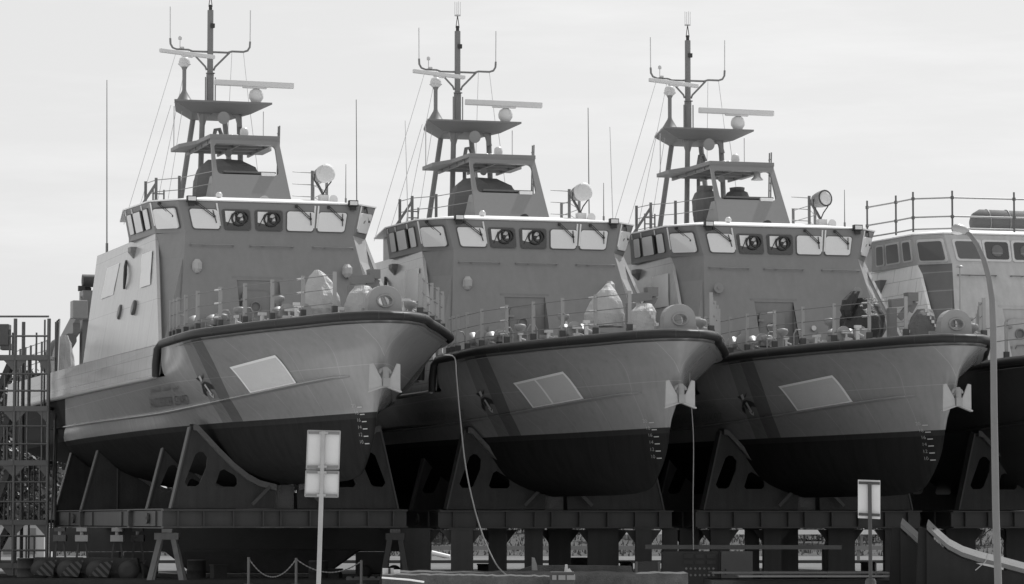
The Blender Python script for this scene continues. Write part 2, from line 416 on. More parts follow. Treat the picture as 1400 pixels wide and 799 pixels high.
def cloth(name, m, parent, rings, jitter=0.03, seed=1, cap=True, sub=1):
    """a draped lump: rings of (u,v,h) polygons bottom to top"""
    n0 = len(rings[0]); n = n0 * 4; rows = []
    for i in range(len(rings) - 1):
        for q in range(4 if i < len(rings) - 2 else 5):
            t = q / 4; row = []
            for j in range(n):
                a0 = j // 4; f = (j % 4) / 4
                lo = lerp(Vector(rings[i][a0]), Vector(rings[i][(a0 + 1) % n0]), f); hi = lerp(Vector(rings[i + 1][a0]), Vector(rings[i + 1][(a0 + 1) % n0]), f)
                row.append(lerp(lo, hi, t))
            rows.append(row)
    V = []
    for row in rows:
        c = sum(row, Vector()) / n; out = []
        for p in row:
            d = p - c; w = mnoise.noise(Vector((p.x * 3.1 + seed, p.y * 3.1, p.z * 1.5))) * 1.6 + mnoise.noise(Vector((p.x * 8 + seed, p.y * 8, p.z * 5))) * .9
            e = d.normalized() * w * jitter if d.length > .02 else Vector()
            out.append(P(*(p + e + Vector((0, 0, mnoise.noise(p * 4) * jitter * .6)))))
        V.append(out)
    mb = MB(); vs = [p for r in V for p in r]; fs = [(i * n + j, i * n + (j + 1) % n, (i + 1) * n + (j + 1) % n, (i + 1) * n + j) for i in range(len(V) - 1) for j in range(n)]
    if cap: fs.append(tuple((len(V) - 1) * n + j for j in range(n)))
    mb.add(vs, fs, False); return mb.build(name, m, parent)
def ringp(u, v, h, ru, rv, n=10, ph=0.0, wob=0.0, seed=0):
    rnd = random.Random(seed)
    return [(u + ru * math.cos(2 * math.pi * i / n + ph) * (1 + rnd.uniform(-wob, wob)), v + rv * math.sin(2 * math.pi * i / n + ph) * (1 + rnd.uniform(-wob, wob)), h) for i in range(n)]

def stanchion(root, u, v, h, H=0.95, w=0.085):
    p = MB(); p.beam(P(u, v, h), P(u, v, h + H), w, 0.03, Vector((1, 0, 0)))
    o = p.build('stanchion', 'rail', root)
    q = MB(); q.box(P(u, v, h + 0.09), (0.12, 0.12, 0.18)); q.build('stanchion_socket', 'darksteel', o)
    return o

def build_hull(root, full=True, hullmat='hull'):
    hull = HBcopy().build('hull', hullmat, root, fix=True)
    bm = bmesh.new(); bm.from_mesh(hull.data); bmesh.ops.remove_doubles(bm, verts=bm.verts, dist=0.0008); bmesh.ops.recalc_face_normals(bm, faces=bm.faces); bm.to_mesh(hull.data); bm.free()
    # forecastle and aft decks close the hull
    pts = deck_edge(24, inset=0.06, dh=-0.16); mb = MB()
    k = len(pts) // 2
    st, pt = pts[:k + 1], list(reversed(pts[k:]))
    mb.grid([[a, b] for a, b in zip(st, pt)], False)
    mb.add([P(8.9, 3.2, 5.76), P(8.9, -3.2, 5.76), P(10.35, -3.24, 5.76), P(10.35, 3.24, 5.76)], [(0, 1, 2, 3)])
    mb.add([P(AFT, 3.3, 5.25), P(AFT, -3.3, 5.25), P(8.9, -3.3, 5.25), P(8.9, 3.3, 5.25)], [(0, 1, 2, 3)])
    mb.build('deck', 'gear', root)
    # fender tube round the forecastle and down the step
    pts = deck_edge(60)
    step = lambda sg: [P(10.06, sg * 3.38, 5.14), P(10.10, sg * 3.39, 5.45), P(10.2, sg * 3.37, 5.80)]
    n = len(pts); cut = list(range(0, n, 6)) + [n - 1]
    fd = MB(); fd.tube(step(1) + pts + list(reversed(step(-1))), 0.10, 10); f = fd.build('fender', 'fender', root)
    for i in range(6, n - 6, 12):
        jn = MB(); d = (pts[i + 1] - pts[i - 1]).normalized(); jn.tube([pts[i] - d * 0.012, pts[i] + d * 0.012], 0.104, 10)
        jn.build('fender_joint', 'black', f)
    tr = MB(); a = deck_edge(40, inset=-0.02, dh=0.115); b = deck_edge(40, inset=0.09, dh=0.115); c = deck_edge(40, inset=-0.02, dh=0.085)
    tr.grid([[p, q] for p, q in zip(a, b)]); tr.grid([[p, q] for p, q in zip(a, c)])
    tr.build('toe_rail', 'gear', root)
    for sg in (1, -1):
        s = MB(); s.tube(edge_pts([(u, sg * v, h) for u, v, h in L8], AFT, 9.0, 30, 0.03 * sg, 0.0) + [P(10.0, sg * 3.39, 5.14)], 0.055, 8)
        s.build('rubbing_strake', 'gear', root)
        r = MB(); rows = []
        for i in range(41):
            u = -8 + 26.1 * i / 40; v, h = interp(L6, u); w = 0.075 * min(1, (18.1 - u) / 0.8 + 0.05)
            rows.append([P(u, sg * (v - 0.01), h + 0.06), P(u, sg * (v + w), h + 0.01), P(u, sg * (v + w), h - 0.015), P(u, sg * (v - 0.03), h - 0.05)])
        r.grid(rows, False); r.build('spray_rail', hullmat, root)
    return hull
def HBcopy():
    m = MB(); m.v = list(HB.v); m.f = [list(f) for f in HB.f]; m.s = list(HB.s); return m

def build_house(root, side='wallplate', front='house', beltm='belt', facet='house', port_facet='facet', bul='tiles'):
    for sg in (1, -1):
        b = MB(); pr = [(AFT, 3.30, 5.17), (10.12, 3.38, 5.17), (10.12, 3.29, 5.94), (-1.06, 3.335, 5.97), (AFT, 3.26, 5.97)]
        b.prism([P(u, sg * v, h) for u, v, h in pr], (0, sg * 0.09, 0)); b.build('bulwark', bul, root)
        w = MB(); out = [(-1.06, 3.335, 5.975), (9.45, 3.33, 5.975), CORNER_B, (6.72, 2.79, 8.97), (3.6, 2.80, 9.03), (-2.17, 2.77, 9.08)]
        out = [(-1.06, 3.335, 5.975), (9.45, 3.20, 5.975), (6.72, 2.79, 8.97), (3.6, 2.80, 9.03), (-2.17, 2.77, 9.08)]
        w.prism([P(u, sg * v, h) for u, v, h in out], (0, sg * 0.08, 0)); w.build('side_wall', side, root)
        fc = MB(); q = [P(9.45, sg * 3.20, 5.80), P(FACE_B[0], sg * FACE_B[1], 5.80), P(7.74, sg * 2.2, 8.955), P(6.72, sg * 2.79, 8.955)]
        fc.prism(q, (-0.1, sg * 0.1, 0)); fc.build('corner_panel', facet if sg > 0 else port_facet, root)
    # front wall with the door recess cut out of it
    fr = MB()
    def F(v, h):
        t = (h - 5.8) / (8.95 - 5.8); return P(lerp(9.15, 7.74, t), v, h)
    vs = lambda h: lerp(2.65, 2.2, (h - 5.8) / 3.15)
    D0, D1, DH = 0.98, -0.12, 7.70
    def quad(a, b, c, d): fr.prism([a, b, c, d], (-0.06, 0, 0))
    quad(F(vs(5.8), 5.8), F(D0, 5.8), F(D0, DH), F(vs(DH), DH)); quad(F(D1, 5.8), F(-vs(5.8), 5.8), F(-vs(DH), DH), F(D1, DH))
    quad(F(vs(DH), DH), F(-vs(DH), DH), F(-2.2, 8.95), F(2.2, 8.95))
    fr.build('front_wall', front, root)
    dr = MB(); ub = 8.27
    dr.add([P(ub, D0, 5.8), P(ub, D1, 5.8), P(ub, D1, DH), P(ub, D0, DH)], [(0, 1, 2, 3)])
    for v in (D0, D1): dr.add([P(ub, v, 5.8), F(v, 5.8), F(v, DH)], [(0, 1, 2)])
    dr.build('door_recess', front, root, fix=False)
    d = MB(); d.plate([rounded(0.14, 0.86, 5.9, 7.42, 0.12, 0.12), [(0.5 + 0.13 * math.cos(2 * math.pi * i / 16), 7.02 + 0.13 * math.sin(2 * math.pi * i / 16)) for i in range(16)]], lambda v, h: P(ub + 0.03, v, h), (0.05, 0, 0))
    do = d.build('door', front, root)
    x = MB(); x.lathe([(0.15, 0), (0.15, 0.035), (0.115, 0.035), (0.11, 0.0)], P(ub + 0.075, 0.5, 7.02), (1, 0, 0), 16, False); x.build('porthole', 'mid', do)
    x = MB(); x.lathe([(0.12, 0), (0.12, 0.01)], P(ub + 0.045, 0.5, 7.02), (1, 0, 0)); x.build('porthole_cover', 'mast', do)
    x = MB(); x.tube([P(ub + 0.1, 0.34, 6.75), P(ub + 0.14, 0.34, 6.72), P(ub + 0.14, 0.62, 6.70), P(ub + 0.1, 0.64, 6.62)], 0.018); x.build('door_handle', 'gear', do)
    for k in range(3):
        x = MB(); x.box(P(ub + 0.1, 0.82, 6.1 + k * 0.55), (0.06, 0.16, 0.06)); x.build('hinge', 'gear', do)
    l = MB(); l.beam(P(8.24, 1.08, 7.76), P(8.24, -0.22, 7.76), 0.09, 0.06); l.build('door_lintel', front, root)
    # bridge belt with outward leaning windows
    belt = MB(); quads = []
    tp = [P(*p) for p in T] + [P(u, -v, h) for u, v, h in reversed(T)]
    bt = [P(*p) for p in Bm] + [P(u, -v, h) for u, v, h in reversed(Bm)]
    n = 6
    belt.add(bt + tp, [(i, i + 1, n + i + 1, n + i) for i in range(n - 1)] + [(n - 1, 0, n, 2 * n - 1), tuple(range(n - 1, -1, -1)), tuple(range(n, 2 * n))])
    bo = belt.build('bridge', beltm, root, bevel=0.012)
    quads = [(bt[i], bt[i + 1], tp[i + 1], tp[i]) for i in range(n - 1)]
    # bottom lip and white roof edge
    rp = [Vector((1.0, -2.7, 7.265)), tp[0] + Vector((0, -.02, .005)), tp[1] + Vector((.02, -.02, .005)), tp[2] + Vector((.03, 0, .005)), tp[3] + Vector((.03, 0, .005)), tp[4] + Vector((.02, .02, .005)), tp[5] + Vector((0, .02, .005)), Vector((1.0, 2.7, 7.265))]
    up = [p + Z * .035 for p in rp]; inn = [Vector((lerp(3.6, p.x, .62), p.y * .58, 7.30 + .22)) for p in rp]
    r = MB(); n8 = 8; r.add(rp + up + inn, [tuple(range(7, -1, -1))] + [(i, (i + 1) % 8, 8 + (i + 1) % 8, 8 + i) for i in range(8)] + [(8 + i, 8 + (i + 1) % 8, 16 + (i + 1) % 8, 16 + i) for i in range(8)] + [tuple(range(16, 24))])
    r.build('roof', 'white', root)
    # aft deckhouse under the roof so nothing is hollow
    ah = MB(); ah.hexa([P(-2.1, 2.72, 5.4), P(-2.1, -2.72, 5.4), P(7.6, -2.1, 5.4), P(7.6, 2.1, 5.4), P(-1.9, 2.70, 9.04), P(-1.9, -2.70, 9.04), P(7.0, -2.1, 8.9), P(7.0, 2.1, 8.9)])
    ah.build('deckhouse', front, root)
    wh = MB(); wh.hexa([P(1.3, 2.5, 9.04), P(1.3, -2.5, 9.04), P(5.2, -2.7, 9.04), P(5.2, 2.7, 9.04), P(1.3, 2.5, 9.75), P(1.3, -2.5, 9.75), P(5.2, -2.7, 9.75), P(5.2, 2.7, 9.75)])
    wh.build('wheelhouse_aft', front, root)
    return quads, bo

WIN_FRONT = [(.05, .205), (.236, .385), (.42, .57), (.60, .755), (.78, .94)]
def build_windows(root, quads, bo, style='finished'):
    cover = 'paper' if style == 'finished' else 'film_dark'
    def window(q, s0, s1, t0, t1, kind='paper', wiper=True, wleft=True, pipe=None):
        mb = MB(); n = pane(mb, q, s0, s1, t0, t1, -0.02, 0.026, 0.022 if style == 'finished' else 0.06)
        w = mb.build('window', 'gasket' if style == 'finished' else 'tape', bo)
        mb = MB(); ex = .035 if q in (quads[1], quads[3]) else 0.0; pane(mb, q, s0, s1, t0, t1, 0.026 - ex, 0.034 + ex)
        g = mb.build('pane', 'glass' if kind == 'clear' else cover, w)
        if style == 'finished' and wiper and kind != 'clear':
            a = bil(q, lerp(s0, s1, 0.32), t1 + 0.17) + n * 0.06; b = bil(q, lerp(s0, s1, 0.86), lerp(t0, t1, 0.62)) + n * 0.06
            wp = MB(); sd = (b - a).normalized().cross(n) * 0.022
            wp.beam(a + sd, b + sd, 0.016, 0.016); wp.beam(a - sd, b - sd, 0.016, 0.016); wp.beam(a - n * 0.06, a + n * 0.01, 0.06, 0.06)
            c = bil(q, lerp(s0, s1, 0.84), lerp(t0, t1, 0.95)) + n * 0.05; d = bil(q, lerp(s0, s1, 0.9), lerp(t0, t1, 0.3)) + n * 0.05
            wp.beam(c, d, 0.02, 0.02); wp.box(b, (0.05, 0.05, 0.05)); wp.build('wiper', 'black', bo)
        if pipe is not None and style == 'finished':
            pp = MB(); pp.beam(bil(q, pipe, t1 + 0.2) + n * 0.02, bil(q, pipe, t0 + 0.1) + n * 0.02, 0.035, 0.03); pp.build('washer_pipe', 'white', bo)
    q = quads[2]
    for i, (s0, s1) in enumerate(WIN_FRONT):
        window(q, s0, s1, *((.13, .74) if style == 'finished' else (.18, .76)), 'clear' if i in (1, 2) else 'paper', True, pipe={0: s1 + .004, 3: s1 + 0.002, 4: s0 - .004}.get(i))
        if i in (1, 2) and style == 'finished':
            c = bil(q, lerp(s0, s1, .56), .46); n = (q[1] - q[0]).cross(q[3] - q[0]).normalized()
            ring_ = lambda dy, dz, r, off: [c + n * (off + .015) + Vector((0, dy, dz)) + Vector((0, math.cos(2 * math.pi * k / 24), math.sin(2 * math.pi * k / 24))) * r for k in range(25)]
            sp = MB(); sp.tube(ring_(0, 0, .175, .06), 0.026, 7, False); sp.tube(ring_(.10, .03, .15, .035), 0.018, 6, False)
            sp.lathe([(0.055, 0), (0.045, 0.06)], c + n * 0.02, n, 12); sp.box(c + n * 0.035 - Vector((0, 0, 0.20)), (0.05, 0.26, 0.07))
            for a in (.5, 2.2, 3.9): sp.beam(c + n * .05, c + n * .05 + Vector((0, math.cos(a), math.sin(a))) * .17, .02, .02)
            sp.beam(bil(q, lerp(s0, s1, .1), .25) + n * .03, bil(q, lerp(s0, s1, .34), .62) + n * .03, .03, .02); sp.build('clear_view_screen', 'black', bo)
            for nm, pts_ in (('blind', ((.06, .36), (.40, .30), (.46, .70), (.08, .70))), ('blind', ((.50, .40), (.74, .42), (.72, .68), (.54, .70)))):
                pl = MB(); pl.add([bil(q, lerp(s0, s1, a), b) + n * 0.037 for a, b in pts_], [(0, 1, 2, 3)]); pl.build(nm, 'paper', bo, fix=False)
    window(quads[1], .13, .87, .16, .78, 'paper', pipe=.06); window(quads[3], .14, .80, .16, .78, 'paper', pipe=.12)
    for q, fl in ((quads[0], False), (quads[4], True)):
        for s0, s1 in ((.13, .28), (.36, .63), (.74, .90)):
            a, b = (1 - s1, 1 - s0) if fl else (s0, s1)
            window(q, a, b, .20, .82, 'paper', False)
        if style == 'finished':
            for s in (.08, .33, .70):
                x = MB(); n = (q[1] - q[0]).cross(q[3] - q[0]).normalized(); x.beam(bil(q, s if not fl else 1 - s, .82) + n * .015, bil(q, s if not fl else 1 - s, .97) + n * .015, .03, .02); x.build('washer_pipe', 'white', bo)
            n = (q[1] - q[0]).cross(q[3] - q[0]).normalized(); y = MB(); s = .67 if not fl else .33
            y.beam(bil(q, s, .22) + n * .03, bil(q, s, .80) + n * .03, .10, .05, n); y.build('sliding_shutter', 'black', bo)

def build_fittings(root):
    # grab rails under the windows, lights, horns, side details
    for v0, v1 in ((2.1, 1.0), (0.55, -0.55), (-1.1, -2.15)):
        x = MB(); h = 8.62; u = 7.96; x.tube([P(u, v0, h), P(u, v1, h)], 0.014, 6)
        for v in (v0, lerp(v0, v1, .3), v1): x.beam(P(u, v, h), P(u - 0.12, v, h), 0.03, 0.03)
        x.build('grab_rail', 'gear', root)
    for v in (2.05, -2.2):
        x = MB(); x.box(P(7.72, v, 9.80), (0.16, 0.24, 0.15)); x.box(P(7.72, v, 9.68), (0.05, 0.16, 0.12)); o = x.build('floodlight', 'black', root)
        x = MB(); x.box(P(7.805, v, 9.80), (0.012, 0.2, 0.1)); x.build('lamp_glass', 'paper', o)
    for sg in (1, -1):
        x = MB(); x.hexa([P(4.12, sg * 2.86, 8.52), P(4.2, sg * 2.86, 8.52), P(4.2, sg * 2.89, 8.52), P(4.12, sg * 2.89, 8.52), P(3.9, sg * 2.83, 8.70), P(4.3, sg * 2.83, 8.70), P(4.3, sg * 2.99, 8.70), P(3.9, sg * 2.99, 8.70)])
        x.hexa([P(3.9, sg * 2.83, 8.702), P(4.3, sg * 2.83, 8.702), P(4.3, sg * 2.99, 8.702), P(3.9, sg * 2.99, 8.702), P(3.9, sg * 2.81, 8.82), P(4.3, sg * 2.81, 8.82), P(4.3, sg * 2.99, 8.82), P(3.9, sg * 2.99, 8.82)])
        x.build('navigation_light_box', 'mid', root)
        x = MB(); x.tube([P(3.15, sg * 2.90, 8.53), P(3.5, sg * 2.98, 8.36), P(3.75, sg * 3.03, 8.12), P(3.8, sg * 3.05, 7.95), P(3.65, sg * 3.04, 7.75)], [.03, .045, .05, .045, .03], 8); x.build('grab_handle', 'black', root)
        for u, h in ((3.45, 7.14), (5.5, 7.13)):
            v = 2.79 + (8.97 - h) * .1845
            x = MB(); x.lathe([(0.20, -.03), (0.20, 0.025)], P(u, sg * (v - 0.01), h), (0, -sg, 0.18), 20); o = x.build('porthole', 'gasket', root)
            x = MB(); x.lathe([(0.16, .0), (0.16, 0.012)], P(u, sg * (v + 0.02), h), (0, -sg, 0.18), 20); x.build('porthole_glass', 'mid', o)
    # roof rails
    for sg in (1, -1):
        pts = [(1.6, 2.62), (3.0, 2.45), (4.4, 2.35)] if sg > 0 else [(2.0, -2.5), (4.0, -2.4), (5.6, -1.62)]
        pts = [(1.6, 2.1), (2.6, 2.0), (3.3, 1.5)] if sg > 0 else pts
        for u, v in pts:
            x = MB(); x.beam(P(u, v, 9.83), P(u, v, 10.85), 0.075, 0.03, Vector((1, 0, 0))); x.build('roof_stanchion', 'mast', root)
        for k in range(3):
            x = MB(); hh = 10.15 + 0.32 * k
            x.tube([P(u, v, hh) for u, v in pts] + ([P(5.2, 1.0, hh)] if sg > 0 else [P(5.75, -1.05, hh)]), 0.012, 5); x.build('roof_rail_wire', 'rail', root)
    x = MB(); x.beam(P(5.6, -1.62, 10.75), P(5.9, -2.05, 9.83), .07, .03, Vector((1, 0, 0))); x.build('roof_rail_brace', 'mast', root)
    x = MB(); x.beam(P(2.6, 2.0, 10.7), P(2.2, 2.5, 9.83), .07, .03, Vector((1, 0, 0))); x.build('roof_rail_brace', 'mast', root)
    # small roof ladder aft starboard
    x = MB()
    for v in (1.95, 1.65): x.tube([P(1.9, v, 9.8), P(1.9, v, 10.6)], 0.025, 6)
    for k in range(4): x.tube([P(1.9, 1.95, 9.95 + .18 * k), P(1.9, 1.65, 9.95 + .18 * k)], 0.018, 5)
    x.build('ladder', 'mast', root)

def build_flybridge(root):
    # raked front fairing with open frame above it
    f = MB(); A = lambda v, t: P(lerp(5.80, 4.62, t), v, lerp(9.84, 11.77, t))
    wt = lambda t: lerp(1.05, 0.92, t)
    loop = [(1.05, 0.0), (-1.05, 0.0), (-0.92, 1.0), (0.92, 1.0)]
    hole = rounded(-0.80, 0.86, 0.46, 0.91, 0.10, 0.06)
    hole = [(v * (1 if v > 0 else 1), t) for v, t in hole]
    f.plate([loop, hole], lambda v, t: A(v, t), (-0.09, 0, -0.03)); f.build('flybridge_front', 'belt', root)
    for sg in (1, -1):
        s = MB(); s.prism([P(5.72, sg * 1.04, 9.84), P(5.22, sg * 1.0, 10.68), P(4.9, sg * 1.0, 10.68), P(4.3, sg * 1.05, 9.84)], (0, sg * .05, 0))
        s.build('flybridge_side', 'house', root)
    c = MB(); c.beam(P(5.05, 0.68, 10.80), P(5.05, -0.72, 10.80), .30, .05); c.beam(P(5.0, .68, 10.72), P(5.0, -.72, 10.72), .06, .14); c.build('console_cover', 'canvas', root)
    c = MB(); c.box(P(5.22, -0.50, 10.75), (0.1, 0.36, 0.09)); c.build('chart_box', 'paper', root)
    # canopy
    top = [(4.66, 0.95), (3.1, 1.0), (2.1, 1.30), (1.0, 1.30), (1.0, -1.30), (2.1, -1.30), (3.1, -1.0), (4.66, -0.95)]
    c = MB(); c.prism([P(u, v, 11.74) for u, v in top], (0, 0, 0.11)); c.build('canopy', 'mast', root, bevel=0.01)
    r = MB()
    for u in (1.6, 2.4, 3.2, 4.0): r.beam(P(u, .9, 11.70), P(u, -.9, 11.70), .05, .07)
    for v in (.85, 0, -.85): r.beam(P(1.1, v, 11.69), P(4.6, v, 11.69), .05, .09)
    r.beam(P(4.64, .93, 11.69), P(4.64, -.93, 11.69), .05, .1)
    r.build('canopy_frame', 'mast', root)
    # antenna ladder on the port side
    l = MB()
    for u in (3.95, 4.1): l.tube([P(u, -1.03, 10.3), P(u, -1.07, 12.2)], .022, 6)
    for k in range(6): l.tube([P(3.95, -1.04, 10.9 + .22 * k), P(4.1, -1.04, 10.9 + .22 * k)], .014, 5)
    l.build('aerial_ladder', 'mast', root)
    # little lamps on the roof front
    x = MB(); x.lathe([(0.02, -.12), (.02, 0), (.08, .02), (.09, .09), (.05, .15), (.0, .16)], P(6.6, 1.1, 9.95), Z, 12); x.build('roof_lamp', 'radar', root)
    x = MB()
    for (u, v, h, r_) in ((3.6, .15, 11.9, .10), (3.5, -.02, 11.92, .09)): x.ell(P(u, v, h), (r_, r_, r_ * .9))
    x.build('satellite_dome', 'radar', root)
    x = MB(); x.lathe([(.08, 0), (.10, .08), (.12, .2), (.11, .3), (.06, .35), (0, .36)], P(3.4, -.25, 11.85), Z, 14); x.build('camera_dome', 'radar', root)
    # searchlight
    x = MB(); x.lathe([(.12, 0), (.12, .3), (.10, .34)], P(5.95, -1.82, 9.83), Z, 14); x.box(P(6.02, -1.82, 10.02), (.22, .24, .28))
    s = x.build('searchlight', 'radar', root)
    x = MB(); ax = Vector((.9, .28, .10)).normalized(); c = P(5.95, -1.82, 10.72); x.lathe([(.10, -.22), (.19, -.18), (.225, 0), (.235, .16), (.235, .22)], c, ax, 20); x.build('lamp_drum', 'gear', s)
    x = MB()
    for sg in (1, -1): y = ax.cross(Z).normalized() * .25 * sg; x.tube([c + y, c + y * 1.02 - Z * .18, c + y * .4 - Z * .36, P(5.95, -1.82, 10.17)], .018, 6)
    x.build('lamp_yoke', 'darksteel', s)
    x = MB(); x.lathe([(.04, -.1), (.07, 0), (.12, .14)], P(6.15, -2.02, 10.02), (1, .1, .1), 14); x.build('loudhailer', 'radar', s)
    return c, ax, s

def build_mast(root):
    m = MB()
    feet = [(1.65, .62), (1.5, -.62), (-.35, .85), (-.35, -.85)]
    tops = [(1.45, .50), (1.3, -.55), (-.2, .42), (-.2, -.45)]
    for (u, v), (a, b) in zip(feet, tops):
        x = MB(); x.tube([P(u, v, 9.80), P(a, b, 12.95)], .075, 10); x.build('mast_leg', 'mast', root)
    x = MB(); x.tube([P(1.5, .2, 9.85), P(1.5, .2, 12.1), P(1.45, .14, 12.35), P(1.4, 0.02, 12.38), P(1.4, -.05, 12.2)], .055, 8); x.build('vent_pipe', 'mast', root)
    # upper platform
    pl = MB()
    up = [(1.85, 1.37), (1.85, -1.37), (-.4, -.9), (-.4, .9)]
    dn = [(1.60, .82), (1.60, -.82), (-.2, -.5), (-.2, .5)]
    pl.hexa([P(u, v, 12.80) for u, v in dn] + [P(u, v, 13.06) for u, v in up]); pl.prism([P(u, v, 13.062) for u, v in up], (0, 0, .05))
    pl.build('mast_platform', 'mast', root)
    for sg, va in ((1, .50), (-1, -.55)):
        x = MB(); x.prism([P(1.52, va + .06, 12.84), P(1.52, va - sg * .34 , 12.84), P(1.52, va - sg * .12, 12.70), P(1.52, va - sg * .05, 12.45), P(1.52, va + sg * .05, 12.45)] if sg < 0 else [P(1.52, va + .16, 12.84), P(1.52, va - .34, 12.84), P(1.52, va - .12, 12.70), P(1.52, va - .05, 12.45), P(1.52, va + .05, 12.45)], (-.14, 0, 0)); x.build('platform_bracket', 'mast', root)
    # pole
    x = MB(); x.tube([P(0, 0, 13.05), P(0, 0, 14.1)], .105, 10); x.tube([P(0, 0, 14.1), P(0, 0, 15.9)], .085, 10)
    for v in (.14, -.14): x.tube([P(.05, v, 13.05), P(.05, v, 14.0)], .018, 6)
    x.tube([P(0.05, .0, 14.1), P(.05, .0, 14.12)], .13, 12)
    pole = x.build('mast_pole', 'mast', root)
    x = MB(); x.tube([P(0, 0, 15.9), P(0, 0, 16.05)], .05, 8); x.tube([P(0, .05, 16.0), P(0, 0, 16.35)], .012, 5); x.tube([P(0, -.05, 16.0), P(0, 0, 16.35)], .012, 5); x.build('masthead_light', 'black', pole)
    x = MB(); x.lathe([(.09, 0), (.09, .03)], P(0, 0, 16.34), Z, 12)
    for a in range(4): x.tube([P(.08 * math.cos(a * 1.57), .08 * math.sin(a * 1.57), 16.36), P(.08 * math.cos(a * 1.57), .08 * math.sin(a * 1.57), 16.75)], .008, 5)
    x.build('direction_finder', 'antenna', pole)
    x = MB(); x.box(P(.09, -.04, 15.45), (.1, .12, .12)); x.build('steaming_light', 'black', pole)
    # yard
    y = MB()
    for sg in (1, -1):
        y.tube([P(0, 0, 14.72), P(0, sg * .50, 14.72), P(0, sg * .62, 14.76), P(0, sg * .95, 14.76), P(0, sg * 1.07, 14.80), P(0, sg * 1.13, 14.90), P(0, sg * 1.14, 15.06)], .03, 8)
        y.tube([P(0, sg * .10, 14.2), P(0, sg * .14, 14.3), P(0, sg * .55, 14.72)], .028, 8)
    yo = y.build('yardarm', 'mast', root)
    for sg in (1, -1):
        x = MB(); x.tube([P(0, sg * 1.14, 15.06), P(0, sg * 1.145, 15.95)], .014, 5); x.build('whip_aerial', 'antenna', yo)
    x = MB(); x.tube([P(0, .86, 14.78), P(0, .86, 15.05)], .012, 5); x.lathe([(.05, 0), (.055, .06), (.03, .1)], P(0, .86, 15.03), Z, 8); x.lathe([(.06, 0), (.06, .05)], P(0, .8, 14.78), Z, 8); x.build('wind_sensor', 'antenna', yo)
    # radars
    x = MB(); x.lathe([(.28, 0), (.2, .08), (.07, .30), (.055, .36), (.055, .9), (.1, 1.0)], P(1.3, .99, 13.1), Z, 12); x.build('radar_pedestal', 'mast', root)
    x = MB(); x.lathe([(.10, 0), (.15, .05), (.16, .15), (.13, .24), (.08, .27)], P(1.3, .99, 14.08), Z, 14); x.lathe([(.18, .07), (.18, .09)], P(1.3, .99, 14.08), Z, 14)
    r = x.build('radar', 'radar', root)
    a, b = Vector((1.85, 1.78, 14.44)), Vector((1.35, .16, 14.38))
    x = MB(); x.beam(P(*a), P(*b), .12, .11); x.beam(P(*lerp(a, b, .4)) - Z * .07, P(*lerp(a, b, .6)) - Z * .07, .10, .05); x.build('radar_scanner', 'radar', r, bevel=.02)
    x = MB(); x.lathe([(.12, -.02), (.16, .06), (.20, .12), (.205, .22), (.17, .32), (.09, .38)], P(1.60, -.97, 13.13), Z, 16); r = x.build('radar', 'radar', root)
    a, b = Vector((1.55, .20, 13.66)), Vector((1.85, -1.98, 13.60))
    x = MB(); x.beam(P(*a), P(*b), .16, .16); x.beam(P(*lerp(a, b, .35)) - Z * .1, P(*lerp(a, b, .66)) - Z * .1, .12, .05); x.build('radar_scanner', 'radar', r, bevel=.03)
    x = MB(); x.lathe([(.05, -.2), (.13, -.06), (.175, 0), (.175, .02)], P(1.85, 0, 12.64), (1, .1, -.05), 18); x.build('foghorn', 'gear', root)
    x = MB(); x.lathe([(.04, -.12), (.09, -.03), (.10, .02)], P(3.5, .21, 11.48), (1, .1, -.05), 14); x.build('foghorn', 'gear', root)
    # rigging
    wires = [((0, .95, 14.74), (-.6, 2.3, 9.85)), ((0, .62, 14.74), (-.5, 1.5, 9.85)), ((0, -.62, 14.74), (1.0, -.2, 9.9)), ((0, -.95, 14.74), (.2, -1.1, 13.0)), ((1.0, 1.3, 13.05), (.6, 2.2, 9.85)), ((.9, -.95, 13.0), (1.0, -1.35, 9.85)), ((.6, .9, 13.0), (.2, 1.3, 9.9))]
    for a, b in wires:
        x = MB(); x.tube([P(*a), P(*b)], .008, 4); x.build('rigging_wire', 'antenna', root)
    x = MB(); x.tube([P(1.2, 1.25, 11.85), P(1.2, 1.25, 13.0)], .014, 5); x.build('whip_aerial', 'antenna', root)
    x = MB(); x.tube([P(1.5, -1.2, 11.85), P(1.5, -1.2, 12.9)], .012, 5); x.build('whip_aerial', 'antenna', root)
    x = MB(); x.tube([P(-1, 2.7, 9.05), P(-1, 2.7, 9.35)], .04, 6); x.tube([P(-1, 2.7, 9.35), P(-1, 2.74, 13.95)], [.02, .011], 5); x.build('whip_aerial', 'wire', root)
    x = MB(); x.tube([P(6.5, -2.31, 9.84), P(6.5, -2.31, 10.05)], .03, 6); x.tube([P(6.5, -2.31, 10.05), P(6.5, -2.31, 10.95)], [.014, .008], 5); x.build('whip_aerial', 'wire', root)

